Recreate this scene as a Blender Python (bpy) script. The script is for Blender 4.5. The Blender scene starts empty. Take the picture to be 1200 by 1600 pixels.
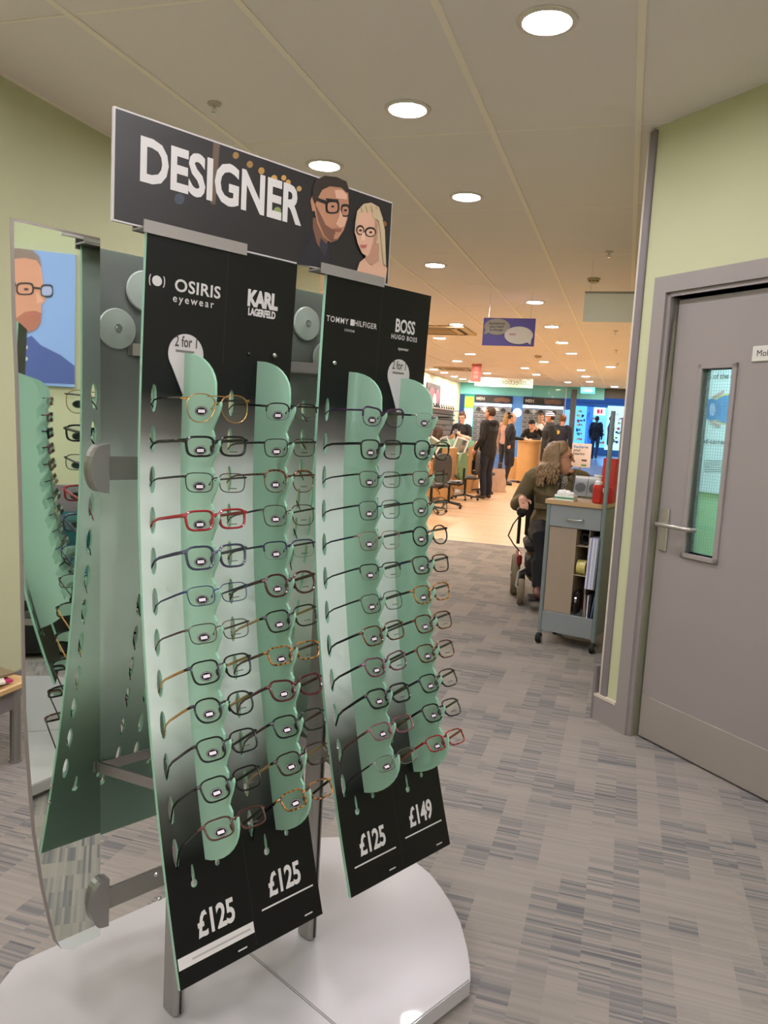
import bpy, bmesh, math, random
from mathutils import Vector, Matrix, geometry
from mathutils.bvhtree import BVHTree
random.seed(7)
S = bpy.context.scene
COL = S.collection
PI = math.pi
R = math.radians
# ------------------------------------------------------------------ camera
F_PX, VPX, VPY, ROLL, CAM_H = 1230.0, 980.0, 680.0, R(3.2), 1.36
def cam_matrix():
    Y = Vector(((VPX - 600) / F_PX, -(VPY - 800) / F_PX, -1)).normalized()
    h = Vector((math.cos(ROLL), -math.sin(ROLL), 0))
    Z = h.cross(Y).normalized()
    if Z.y < 0: Z = -Z
    X = Y.cross(Z)
    return Matrix((X, Y, Z))
CM = cam_matrix()
CAMP = Vector((0, 0, CAM_H))
cd = bpy.data.cameras.new('camera'); cam = bpy.data.objects.new('camera', cd); COL.objects.link(cam)
cam.matrix_world = Matrix.Translation(CAMP) @ CM.to_4x4()
cd.sensor_fit = 'VERTICAL'; cd.sensor_height = 24; cd.sensor_width = 18; cd.lens = F_PX / 1600 * 24
cd.clip_start = .02; cd.clip_end = 200
S.camera = cam
# ------------------------------------------------------------------ world, exposure
w = bpy.data.worlds.new('world'); S.world = w; w.use_nodes = True
w.node_tree.nodes['Background'].inputs[0].default_value = (.55, .68, 1, 1)
w.node_tree.nodes['Background'].inputs[1].default_value = .9
S.view_settings.view_transform = 'Standard'; S.view_settings.look = 'None'
S.view_settings.gamma = 1; S.view_settings.use_curve_mapping = False
S.view_settings.exposure = 0.3
S.cycles.use_denoising = True
S.cycles.sample_clamp_indirect = 6
S.cycles.max_bounces = 6; S.cycles.transparent_max_bounces = 16
S.cycles.use_adaptive_sampling = True; S.cycles.adaptive_threshold = .06
S.cycles.caustics_reflective = False; S.cycles.caustics_refractive = False
LAMP = 165.0        # radiance of the near downlights
LAMP_FAR = 330.0
# ------------------------------------------------------------------ helpers
def ray(x, y): return CM @ Vector(((x - 600) / F_PX, -(y - 800) / F_PX, -1))
def at(x, y, Y):
    r = ray(x, y); return CAMP + r * (Y / r.y)
def atz(x, y, z):
    r = ray(x, y); return CAMP + r * ((z - CAM_H) / r.z)
def lin(c):
    if isinstance(c, str):
        c = c.lstrip('#'); c = [int(c[i:i + 2], 16) / 255 for i in (0, 2, 4)]
    return tuple(((v / 12.92) if v <= .04045 else ((v + .055) / 1.055) ** 2.4) for v in c)
MATS = {}
def mat(name, col='808080', rough=.5, metal=0, emit=0, spec=.5, noise=0, nscale=20, trans=0, alpha=1, bump=0, coat=0):
    if name in MATS: return MATS[name]
    m = bpy.data.materials.new(name); m.use_nodes = True
    nt = m.node_tree; b = nt.nodes['Principled BSDF']; c = lin(col)
    b.inputs['Base Color'].default_value = (*c, 1); b.inputs['Roughness'].default_value = rough
    b.inputs['Metallic'].default_value = metal; b.inputs['Specular IOR Level'].default_value = spec
    if coat: b.inputs['Coat Weight'].default_value = coat
    if emit:
        b.inputs['Emission Color'].default_value = (*c, 1); b.inputs['Emission Strength'].default_value = emit
    if trans: b.inputs['Transmission Weight'].default_value = trans
    if alpha < 1: b.inputs['Alpha'].default_value = alpha
    if noise or bump:
        tc = nt.nodes.new('ShaderNodeTexCoord'); n = nt.nodes.new('ShaderNodeTexNoise')
        n.inputs['Scale'].default_value = nscale; n.inputs['Detail'].default_value = 4
        nt.links.new(tc.outputs['Object'], n.inputs['Vector'])
        if noise:
            mx = nt.nodes.new('ShaderNodeMix'); mx.data_type = 'RGBA'
            mx.inputs[6].default_value = (*[v * (1 - noise) for v in c], 1); mx.inputs[7].default_value = (*[min(1, v * (1 + noise)) for v in c], 1)
            nt.links.new(n.outputs['Fac'], mx.inputs[0]); nt.links.new(mx.outputs[2], b.inputs['Base Color'])
        if bump:
            bp = nt.nodes.new('ShaderNodeBump'); bp.inputs['Strength'].default_value = bump; bp.inputs['Distance'].default_value = .01
            nt.links.new(n.outputs['Fac'], bp.inputs['Height']); nt.links.new(bp.outputs[0], b.inputs['Normal'])
    MATS[name] = m; return m
def N(nt, t, **kw):
    n = nt.nodes.new(t)
    for k, v in kw.items(): setattr(n, k, v)
    return n
def math_node(nt, op, a, b=None, c=None):
    n = nt.nodes.new('ShaderNodeMath'); n.operation = op
    for i, v in enumerate((a, b, c)):
        if v is None: continue
        if isinstance(v, (int, float)): n.inputs[i].default_value = v
        else: nt.links.new(v, n.inputs[i])
    return n.outputs[0]
def ramp(nt, fac, stops):
    r = nt.nodes.new('ShaderNodeValToRGB'); el = r.color_ramp.elements
    el[0].position = stops[0][0]; el[0].color = (*lin(stops[0][1]), 1); el[1].position = stops[-1][0]; el[1].color = (*lin(stops[-1][1]), 1)
    for p, c in stops[1:-1]: e = el.new(p); e.color = (*lin(c), 1)
    nt.links.new(fac, r.inputs[0]); return r.outputs[0]
class MB:
    """collects shapes, builds ONE mesh object"""
    def __init__(s): s.v = []; s.f = []; s.m = []; s.mi = 0
    def add(s, vs, fs):
        o = len(s.v); s.v += [tuple(p) for p in vs]; s.f += [tuple(i + o for i in f) for f in fs]; s.m += [s.mi] * len(fs); return s
    def box(s, c, d, rot=None, bev=0):
        x, y, z = [k / 2 for k in d]; c = Vector(c)
        if bev:
            bev = min(bev, x * .9, y * .9, z * .9); vs = []
            for sx in (-1, 1):
                for sy in (-1, 1):
                    for sz in (-1, 1):
                        for k in range(3):
                            q = [x - bev, y - bev, z - bev]; q[k] += bev; vs.append(Vector((sx * q[0], sy * q[1], sz * q[2])))
            bm = bmesh.new(); [bm.verts.new(p) for p in vs]; bmesh.ops.convex_hull(bm, input=bm.verts[:])
            bm.verts.index_update(); fs = [[v.index for v in f.verts] for f in bm.faces]; vs = [v.co.copy() for v in bm.verts]; bm.free()
        else:
            vs = [Vector((sx * x, sy * y, sz * z)) for sx in (-1, 1) for sy in (-1, 1) for sz in (-1, 1)]
            fs = [(0, 1, 3, 2), (4, 6, 7, 5), (0, 4, 5, 1), (2, 3, 7, 6), (0, 2, 6, 4), (1, 5, 7, 3)]
        if rot: vs = [rot @ p for p in vs]
        return s.add([p + c for p in vs], fs)
    def span(s, a, b, bev=0):
        a, b = Vector(a), Vector(b); d = b - a; return s.box((a + b) / 2, [abs(k) for k in d], None, bev)
    def tube(s, pts, r, n=8, closed=False, cap=True, flat=None):
        """flat=(axis Vector, factor): scale of the section along axis"""
        pts = [Vector(p) for p in pts]; k = len(pts); rs = r if isinstance(r, (list, tuple)) else [r] * k
        T = []
        for i in range(k):
            a = pts[(i - 1) % k] if (closed or i) else pts[0]; b = pts[(i + 1) % k] if (closed or i < k - 1) else pts[-1]
            t = (b - a); T.append(t.normalized() if t.length > 1e-9 else Vector((0, 0, 1)))
        up = Vector((0, 0, 1)) if abs(T[0].z) < .9 else Vector((0, 1, 0))
        nrm = (up - T[0] * up.dot(T[0])).normalized(); vs = []
        for i in range(k):
            nrm = (nrm - T[i] * nrm.dot(T[i])); nrm = nrm.normalized() if nrm.length > 1e-6 else T[i].orthogonal().normalized()
            bn = T[i].cross(nrm)
            for j in range(n):
                a = 2 * PI * j / n; q = (nrm * math.cos(a) + bn * math.sin(a)) * rs[i]
                if flat: q = q + flat[0] * (q.dot(flat[0]) * (flat[1] - 1))
                vs.append(pts[i] + q)
        fs = []
        for i in range(k if closed else k - 1):
            for j in range(n):
                a = i * n + j; b = i * n + (j + 1) % n; c = ((i + 1) % k) * n + (j + 1) % n; d = ((i + 1) % k) * n + j
                fs.append((a, b, c, d))
        if cap and not closed:
            fs.append(tuple(range(n))[::-1]); fs.append(tuple(range((k - 1) * n, k * n)))
        return s.add(vs, fs)
    def cyl(s, a, b, r, r2=None, n=16): return s.tube([a, b], [r, r if r2 is None else r2], n)
    def lathe(s, prof, n=20, c=(0, 0, 0), axis='z', arc=2 * PI):
        vs = []; c = Vector(c)
        for (r, z) in prof:
            for j in range(n):
                a = arc * j / n; p = (r * math.cos(a), r * math.sin(a), z)
                if axis == 'y': p = (p[0], p[2], p[1])
                if axis == 'x': p = (p[2], p[0], p[1])
                vs.append(c + Vector(p))
        k = len(prof); fs = []
        for i in range(k - 1):
            for j in range(n): fs.append((i * n + j, i * n + (j + 1) % n, (i + 1) * n + (j + 1) % n, (i + 1) * n + j))
        shut = tuple(prof[0]) == tuple(prof[-1])
        if prof[0][0] > 1e-6 and not shut: fs.append(tuple(range(n))[::-1])
        if prof[-1][0] > 1e-6 and not shut: fs.append(tuple(range((k - 1) * n, k * n)))
        return s.add(vs, fs)
    def ball(s, c, r, n=12, m=8):
        r = r if isinstance(r, (list, tuple)) else (r, r, r); c = Vector(c); vs = []; fs = []
        for i in range(m + 1):
            ph = PI * i / m
            for j in range(n):
                a = 2 * PI * j / n; vs.append(c + Vector((r[0] * math.sin(ph) * math.cos(a), r[1] * math.sin(ph) * math.sin(a), r[2] * math.cos(ph))))
        for i in range(m):
            for j in range(n): fs.append((i * n + j, (i + 1) * n + j, (i + 1) * n + (j + 1) % n, i * n + (j + 1) % n))
        return s.add(vs, fs)
    def prism(s, poly, y0, y1, fn=None):
        """outline poly [(x,z)] extruded along y"""
        fn = fn or (lambda x, y, z: (x, y, z)); k = len(poly)
        vs = [fn(x, y0, z) for x, z in poly] + [fn(x, y1, z) for x, z in poly]
        fs = [tuple(range(k)), tuple(range(2 * k - 1, k - 1, -1))] + [(i, i + k, (i + 1) % k + k, (i + 1) % k) for i in range(k)]
        return s.add(vs, fs)
    def flat(s, poly, y=0):
        s.add([(x, y, z) for x, z in poly], [tuple(range(len(poly)))]); return s
    def mesh(s, name, mats, smooth=False):
        me = bpy.data.meshes.new(name); me.from_pydata([tuple(v) for v in s.v], [], s.f)
        for m in (mats if isinstance(mats, (list, tuple)) else [mats]): me.materials.append(m)
        if any(s.m): me.polygons.foreach_set('material_index', s.m)
        bm = bmesh.new(); bm.from_mesh(me); bmesh.ops.remove_doubles(bm, verts=bm.verts[:], dist=1e-6)
        if smooth is not None and len(bm.faces) > 1 and not getattr(s, 'keep', False): bmesh.ops.recalc_face_normals(bm, faces=bm.faces[:])
        bm.to_mesh(me); bm.free()
        if smooth:
            me.polygons.foreach_set('use_smooth', [True] * len(me.polygons))
            me.set_sharp_from_angle(angle=R(40))
        me.update(); return me
    def build(s, name, mats, parent=None, smooth=False): return link(name, s.mesh(name, mats, smooth), parent)
def link(name, me, parent=None, loc=None, rz=0):
    o = bpy.data.objects.new(name, me); COL.objects.link(o); o.parent = parent
    if loc is not None: o.location = loc
    if rz: o.rotation_euler = (0, 0, rz)
    return o
def tag(o, label=None, cat=None, group=None, kind=None):
    for k, v in (('label', label), ('category', cat), ('group', group), ('kind', kind)):
        if v: o[k] = v
    return o
def thing(name, label, cat, loc=(0, 0, 0), rz=0, group=None, kind=None):
    o = link(name, None, None, loc, rz); o.empty_display_size = .05; return tag(o, label, cat, group, kind)
def text_mesh(s, size, bold=0, sx=1, align='CENTER', spacing=1):
    cu = bpy.data.curves.new('t', 'FONT'); cu.body = s; cu.size = size; cu.align_x = align; cu.offset = bold; cu.space_character = spacing
    cu.resolution_u = 3; o = bpy.data.objects.new('t', cu); COL.objects.link(o)
    bpy.context.view_layer.update()
    me = bpy.data.meshes.new_from_object(o.evaluated_get(bpy.context.evaluated_depsgraph_get()))
    bpy.data.objects.remove(o); vs = [(v.co.x * sx, v.co.y) for v in me.vertices]; fs = [tuple(p.vertices) for p in me.polygons]
    bpy.data.meshes.remove(me); return vs, fs
def lettering(s, size, m, parent, fn, bold=0, sx=1, align='CENTER', spacing=1, name='lettering'):
    """fn maps (x, y) of the flat text to a 3D point in the parent's space"""
    vs, fs = text_mesh(s, size, bold, sx, align, spacing)
    mb = MB(); mb.keep = True; mb.add([fn(x, y) for x, y in vs], fs)
    return mb.build(name, m, parent)
def ell(cx, cz, rx, rz, n=24, a0=0): return [(cx + rx * math.cos(a0 + 2 * PI * i / n), cz + rz * math.sin(a0 + 2 * PI * i / n)) for i in range(n)]
# common materials
M_white = mat('white_plastic', 'e4e2de', .35)
M_black = mat('black_plastic', '0c0c0d', .35)
M_alu = mat('brushed_aluminium', '9a9794', .35, .8)
M_steel = mat('chrome', 'c9c9c9', .15, 1)
M_print_w = mat('white_print', 'c2bfbd', .6)
M_print_k = mat('black_print', '111113', .5)
# ================================================================== THE SETTING
ZC = 2.70
WL_X = -2.61          # left wall
FAR_L = -5.1          # left wall of the wide front part of the shop
FRONT_Y = 24.5        # shop front
def smooth_step(nt, v, lo, hi):
    n = N(nt, 'ShaderNodeMapRange'); n.interpolation_type = 'SMOOTHSTEP'; n.inputs[1].default_value = lo; n.inputs[2].default_value = hi; nt.links.new(v, n.inputs[0]); return n.outputs[0]
def carpet_mat():
    m = bpy.data.materials.new('striped_carpet'); m.use_nodes = True; nt = m.node_tree; b = nt.nodes['Principled BSDF']
    tc = N(nt, 'ShaderNodeTexCoord'); sp = N(nt, 'ShaderNodeSeparateXYZ'); nt.links.new(tc.outputs['Object'], sp.inputs[0])
    X, Y = sp.outputs[0], sp.outputs[1]
    def noise(vx, vy, scale, detail=2):
        cb = N(nt, 'ShaderNodeCombineXYZ'); nt.links.new(vx, cb.inputs[0]); nt.links.new(vy, cb.inputs[1])
        n = N(nt, 'ShaderNodeTexNoise'); n.inputs['Scale'].default_value = scale; n.inputs['Detail'].default_value = detail
        nt.links.new(cb.outputs[0], n.inputs['Vector']); return n.outputs['Fac']
    def white(vx, vy):
        cb = N(nt, 'ShaderNodeCombineXYZ'); nt.links.new(vx, cb.inputs[0]); nt.links.new(vy, cb.inputs[1])
        n = N(nt, 'ShaderNodeTexWhiteNoise', noise_dimensions='2D'); nt.links.new(cb.outputs[0], n.inputs['Vector']); return n.outputs['Value']
    # blocks 9 cm wide, each column broken into dashes of rows 8 mm high
    col = math_node(nt, 'FLOOR', math_node(nt, 'MULTIPLY', X, 13.0))
    row = math_node(nt, 'FLOOR', math_node(nt, 'MULTIPLY', Y, 130.0))
    patch = noise(math_node(nt, 'MULTIPLY', col, .37), math_node(nt, 'MULTIPLY', Y, 3.2), 1.0, 1)
    dash = white(col, row)
    line = white(math_node(nt, 'FLOOR', math_node(nt, 'MULTIPLY', X, 2.3)), row)
    on = math_node(nt, 'MULTIPLY', smooth_step(nt, patch, .40, .58), math_node(nt, 'MULTIPLY', dash, .8))
    on2 = math_node(nt, 'MULTIPLY', line, .5)
    fib = noise(math_node(nt, 'MULTIPLY', X, 1.0), math_node(nt, 'MULTIPLY', Y, 1.0), 420, 1)
    big = noise(X, Y, 1.3, 2)
    t = math_node(nt, 'ADD', math_node(nt, 'ADD', math_node(nt, 'MULTIPLY', on, .62), math_node(nt, 'MULTIPLY', on2, .42)), math_node(nt, 'MULTIPLY', fib, .22))
    t = math_node(nt, 'ADD', t, math_node(nt, 'MULTIPLY', big, .08))
    c = ramp(nt, t, [(.08, '938b83'), (.42, '847e78'), (.68, '6c6a6a'), (.95, '535459')])
    nt.links.new(c, b.inputs['Base Color']); b.inputs['Roughness'].default_value = .95; b.inputs['Specular IOR Level'].default_value = .15
    bp = N(nt, 'ShaderNodeBump'); bp.inputs['Strength'].default_value = .25; bp.inputs['Distance'].default_value = .004
    nt.links.new(fib, bp.inputs['Height']); nt.links.new(bp.outputs[0], b.inputs['Normal']); return m
def wood_floor_mat():
    m = bpy.data.materials.new('wood_floor'); m.use_nodes = True; nt = m.node_tree; b = nt.nodes['Principled BSDF']
    tc = N(nt, 'ShaderNodeTexCoord'); br = N(nt, 'ShaderNodeTexBrick'); nt.links.new(tc.outputs['Object'], br.inputs['Vector'])
    br.inputs['Scale'].default_value = 1; br.inputs['Brick Width'].default_value = 1.1; br.inputs['Row Height'].default_value = .12
    br.inputs['Mortar Size'].default_value = .003
    br.inputs['Color1'].default_value = (*lin('d4b28c'), 1); br.inputs['Color2'].default_value = (*lin('c6a179'), 1); br.inputs['Mortar'].default_value = (*lin('a07a50'), 1)
    n = N(nt, 'ShaderNodeTexNoise'); n.inputs['Scale'].default_value = 3; mp = N(nt, 'ShaderNodeMapping'); mp.inputs['Scale'].default_value = (1, 14, 1)
    nt.links.new(tc.outputs['Object'], mp.inputs[0]); nt.links.new(mp.outputs[0], n.inputs['Vector'])
    mx = N(nt, 'ShaderNodeMix', data_type='RGBA', blend_type='MULTIPLY'); mx.inputs[0].default_value = .35
    nt.links.new(br.outputs['Color'], mx.inputs[6]); nt.links.new(n.outputs['Color'], mx.inputs[7]); nt.links.new(mx.outputs[2], b.inputs['Base Color'])
    b.inputs['Roughness'].default_value = .38; return m
M_wall = mat('pale_green_wall_paint', 'bcbe9a', .75, noise=.03, nscale=3)
M_grey = mat('grey_gloss_paint', '8f8785', .4, noise=.03, nscale=4)
M_greyd = mat('grey_trim_paint', '787072', .45)
M_ceil = mat('ceiling_tile', 'e6dfdd', .95, noise=.06, nscale=160, bump=.12)
M_bar = mat('ceiling_bar', 'f0e8dc', .6)
M_carpet = carpet_mat(); M_woodfl = wood_floor_mat()
def struct(name, mb, m, parent=None, smooth=False, loc=None, rz=0):
    o = mb.build(name, m, parent, smooth)
    if loc is not None: o.location = loc
    if rz: o.rotation_euler = (0, 0, rz)
    if parent is None: o['kind'] = 'structure'
    return o
CARPET_Y = 9.12
struct('floor', MB().span((-6, -3.2, -.1), (4.2, CARPET_Y, 0)), M_carpet)
struct('floor_wood', MB().span((-6, CARPET_Y, -.1), (1.2, FRONT_Y + .1, -.002)), M_woodfl)
struct('trim_1', MB().span((-6, CARPET_Y - .02, -.01), (1.2, CARPET_Y + .02, .003)), M_greyd)
# --- ceiling: slab, bars and one tile object per panel
ceil = struct('ceiling', MB().span((-6, -3.2, ZC + .05), (4.2, FRONT_Y + .1, ZC + .12)), M_ceil)
TW, TL_, TX0, TY0 = .634, 1.287, -.07, 3.73
tile_me = MB().box((0, 0, .012), (TW - .012, TL_ - .005, .024), bev=.004).mesh('ceiling_tile', M_ceil)
ki = range(-8, 4)
for i in range(-8, 5):
    for j in range(-6, 16):
        cx = TX0 + (i + .5) * TW; cy = TY0 + (j + .5) * TL_
        if cy > FRONT_Y: continue
        if cy < 6.4 and not (WL_X - .3 < cx < 2.9): continue
        if cy > 4.3 and cx > .45: continue
        link('ceiling_tile', tile_me, ceil, (cx, cy, ZC + random.uniform(0, .0025)))
bar_me = MB().box((0, 0, 0), (.026, 28.0, .014)).mesh('ceiling_bar', M_bar)
for i in range(-8, 5):
    link('ceiling_bar', bar_me, ceil, (TX0 + i * TW, FRONT_Y - 14.05, ZC + .003))
cross_me = MB().box((0, 0, 0), (9.4, .010, .012)).mesh('ceiling_cross_bar', M_bar)
for j in range(-5, 17):
    link('ceiling_cross_bar', cross_me, ceil, (-1.0, TY0 + j * TL_, ZC + .0065))
# --- walls
struct('wall_left', MB().span((WL_X - .12, -3.1, 0), (WL_X, 6.4, ZC + .06)), M_wall)
struct('wall_back', MB().span((-2.7, -3.2, 0), (2.8, -3.1, ZC + .06)), M_wall)
struct('wall_left_return', MB().span((FAR_L, 6.28, 0), (WL_X - .12, 6.4, ZC + .06)), M_wall)
struct('wall_left_front', MB().span((FAR_L - .12, 6.28, 0), (FAR_L, FRONT_Y, ZC + .06)), mat('cream_wall_paint', 'e6dfc4', .7))
struct('wall_right_front', MB().span((.14, 4.25, 0), (.2, FRONT_Y, ZC + .06)), M_wall)
struct('wall_right', MB().span((2.6, -3.1, 0), (2.72, 2.6, ZC + .06)), M_wall)
struct('baseboard_left', MB().span((WL_X, -3.1, 0), (WL_X + .015, 6.4, .12)), M_greyd)
# --- diagonal wall with the door (local x along the wall, y into it)
DX = Vector((.693, -.721, 0)).normalized(); DROT = math.atan2(DX.y, DX.x); DP0 = Vector((.143, 3.64, 0))
DY = Vector((-DX.y, DX.x, 0))
def wl(x, y, dep=0):
    r = ray(x, y); p = DP0 + DY * dep; t = (p - CAMP).dot(DY) / r.dot(DY); q = CAMP + r * t - DP0; return q.dot(DX), q.z
LW, LH = .86, 1.945            # door leaf
dw = MB()
dw.span((-.20, 0, 0), (-.012, .12, ZC + .06)); dw.span((LW + .012, 0, 0), (1.55, .12, ZC + .06)); dw.span((-.012, 0, LH + .012), (LW + .012, .12, ZC + .06))
wd = struct('wall_door', dw, M_wall, loc=DP0, rz=DROT)
struct('wall_door_return', MB().span((.03, 3.87, 0), (.14, 4.3, ZC + .06)), M_wall)
# joint line in the wall board, grey corner trim, skirting with a pale top edge
struct('trim_2', MB().span((-.222, -.012, .0), (-.182, .03, ZC - .01), .004), M_greyd, loc=DP0, rz=DROT)
struct('trim_3', MB().span((-.235, -.006, .0), (-.222, .05, ZC - .01)), mat('pale_edge', 'c9bfae', .6), loc=DP0, rz=DROT)
struct('wall_niche', MB().span((1.2, 2.6, 0), (2.72, 2.72, ZC + .06)), M_wall)
bb = struct('baseboard_door', MB().span((-.245, -.022, 0), (-.085, .02, .115)), M_grey, loc=DP0, rz=DROT)
MB().span((-.247, -.024, .115), (-.105, .02, .128)).build('edge_strip', mat('pale_edge'), bb)
struct('baseboard_corner', MB().span((-.262, -.022, 0), (-.245, .3, .26)), M_greyd, loc=DP0, rz=DROT)
# grey partition edge beyond the corner
struct('trim_4', MB().span((-.02, 4.12, 0), (.2, 4.22, 2.12), .004), M_grey)
door = tag(link('door_1', None, None, DP0, DROT), 'grey flush consulting room door with narrow wired glass window', None, None, 'structure')
fr = MB()
fr.span((-.10, -.024, 0), (-.03, .02, LH + .10)); fr.span((LW + .03, -.024, 0), (LW + .10, .02, LH + .10)); fr.span((-.03, -.024, LH + .03), (LW + .03, .02, LH + .10))
fr.span((-.045, -.010, 0), (-.012, .10, LH + .03)); fr.span((LW + .012, -.01, 0), (LW + .045, .10, LH + .03)); fr.span((-.045, -.01, LH + .012), (LW + .045, .10, LH + .045))
fr.span((-.012, .082, 0), (.014, .1, LH + .012)); fr.span((-.012, .082, LH - .012), (LW + .012, .1, LH + .012))
fr.build('frame', M_grey, door)
GX0, GX1, GZ0, GZ1 = .165, .312, .880, 1.648
lf = MB(); D0, D1 = .03, .074
lf.span((0, D0, .008), (GX0, D1, LH)); lf.span((GX1, D0, .008), (LW, D1, LH)); lf.span((GX0, D0, .008), (GX1, D1, GZ0)); lf.span((GX0, D0, GZ1), (GX1, D1, LH))
leaf = lf.build('leaf', M_grey, door)
bd = MB(); q = .022
bd.span((GX0 - q, D0 - .012, GZ0 - q), (GX0, D1, GZ1 + q), .003); bd.span((GX1, D0 - .012, GZ0 - q), (GX1 + q, D1, GZ1 + q), .003)
bd.span((GX0 - q, D0 - .012, GZ0 - q), (GX1 + q, D1, GZ0), .003); bd.span((GX0 - q, D0 - .012, GZ1), (GX1 + q, D1, GZ1 + q), .003)
bd.build('glazing_bead', M_grey, leaf)
M_pane = bpy.data.materials.new('clear_pane'); M_pane.use_nodes = True
def clear_mat(m, tint, gloss):
    nt = m.node_tree; out = nt.nodes['Material Output']; nt.nodes.remove(nt.nodes['Principled BSDF'])
    tr = N(nt, 'ShaderNodeBsdfTransparent'); tr.inputs[0].default_value = (*tint, 1)
    gl = N(nt, 'ShaderNodeBsdfGlossy'); gl.inputs['Roughness'].default_value = .03
    fr_ = N(nt, 'ShaderNodeFresnel'); fr_.inputs[0].default_value = 1.5
    mx = N(nt, 'ShaderNodeMixShader'); nt.links.new(math_node(nt, 'MULTIPLY', fr_.outputs[0], gloss), mx.inputs[0])
    nt.links.new(tr.outputs[0], mx.inputs[1]); nt.links.new(gl.outputs[0], mx.inputs[2]); nt.links.new(mx.outputs[0], out.inputs[0])
clear_mat(M_pane, (.93, .97, .97), .9)
MB().span((GX0 - .004, .050, GZ0 - .004), (GX1 + .004, .054, GZ1 + .004)).build('pane', M_pane, leaf)
wm = MB()
k = GX0 + .006
while k < GX1: wm.span((k, .0515, GZ0), (k + .0007, .0522, GZ1)); k += .0125
k = GZ0 + .006
while k < GZ1: wm.span((GX0, .0515, k), (GX1, .0522, k + .0007)); k += .0125
wire = wm.build('wire_mesh', mat('pane_wire', '7c8a94', .5), leaf); wire['kind'] = 'stuff'
MB().span((.004, D0 - .002, .012), (LW - .004, D0, .2), .0008).build('kick_plate', mat('brushed_kick_plate', 'a39b94', .42, .35), leaf)
hp = MB().span((.018, D0 - .009, .865), (.062, D0, 1.055), .004).build('handle_plate', mat('satin_silver', 'b9b5b0', .3, .85), leaf)
MB().tube([(.038, D0, .985), (.038, D0 - .05, .985), (.052, D0 - .062, .985), (.20, D0 - .062, .985), (.222, D0 - .055, .985), (.232, D0 - .03, .985)], [.009, .009, .0095, .0095, .0095, .009], 10).build('lever', mat('satin_silver'), leaf, True)
npz = MB().span((.395, D0 - .008, 1.668), (.60, D0, 1.728), .003).build('name_plate', mat('plate_white', 'c9c6bf', .4), leaf)
lettering('Moham', .034, M_print_k, leaf, lambda x, y: (.416 + x, D0 - .0086, 1.688 + y), 0, align='LEFT')
# consulting room behind the door
RD = 1.15
struct('wall_consulting', MB().span((-.92, RD, 0), (1.9, RD + .08, ZC)), mat('mint_wall_paint', 'a5cfa8', .8), loc=DP0, rz=DROT)
cr = struct('wall_consulting_side', MB().span((1.56, .13, 0), (1.64, RD, ZC)), mat('mint_wall_paint'), loc=DP0, rz=DROT)
px0, pz1 = wl(1070, 560, RD - .01); px1, pz0 = wl(1150, 775, RD - .01)
poster = thing('eye_poster', 'pale blue eye diagram poster seen through the door window', 'poster', DP0, DROT)
PB = RD - .012
MB().span((px0 - .08, PB, pz0), (px1 + .35, RD - .001, pz1 + .12)).build('sheet', mat('poster_paper', 'dcecfb', .5), poster)
def pr(pts, m, k, name='print'):
    mb = MB(); mb.keep = True; y = PB - .001 * k
    mb.add([(a, y, b) for a, b in [wl(x, yy, y) for x, yy in pts]], [tuple(range(len(pts)))]); return mb.build(name, m, poster)
pr(ell(1150, 640, 44, 26), mat('iris_yellow', 'd9cf8a', .5), 1, 'eye_outline'); pr(ell(1150, 640, 41, 24), mat('eye_blue', '4f93d8', .5), 2, 'eyeball')
pr(ell(1112, 640, 15, 17), mat('cornea_blue', '3d84c8', .5), 3, 'cornea'); pr(ell(1113, 640, 5, 10), mat('lens_pale', '9fb8e6', .5), 4, 'lens_drawing')
pr([(1112, 620), (1116, 622), (1132, 613), (1131, 609)], mat('lid_pink', 'c9a0a8', .5), 4, 'lid'); pr([(1108, 656), (1110, 660), (1124, 668), (1126, 664)], mat('lid_pink'), 4, 'lid')
def ptxt(s, x, y, size, bold=0):
    a, b = wl(x, y, PB - .003); lettering(s, size, mat('poster_ink', '2c3a48', .6), poster, lambda u, v: (a + u, PB - .003, b + v), bold, align='CENTER')
ptxt('Section of the eye', 1118, 592, .045); ptxt('Defects and correction', 1105, 693, .042)
for k in range(6):
    pr([(1100, 719 + k * 3.4), (1131 - k % 2 * 3, 719.6 + k * 3.4), (1131 - k % 2 * 3, 720.8 + k * 3.4), (1100, 720.2 + k * 3.4)], mat('poster_small_ink', '7f93a3', .6), 1, 'text_line'); pr([(1076, 717 + k * 3.4), (1090 - k % 2 * 2, 717.4 + k * 3.4), (1090 - k % 2 * 2, 718.6 + k * 3.4), (1076, 718.2 + k * 3.4)], mat('poster_small_ink'), 1, 'text_line')
rl = thing('room_light', 'square ceiling light of the consulting room behind the door', 'ceiling light', DP0 + DX * .45 + DY * .65 + Vector((0, 0, ZC - .03)), DROT)
MB().box((0, 0, 0), (.3, .3, .03)).build('diffuser', mat('cool_diffuser', 'cfe6ff', .5, emit=230), rl)
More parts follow.
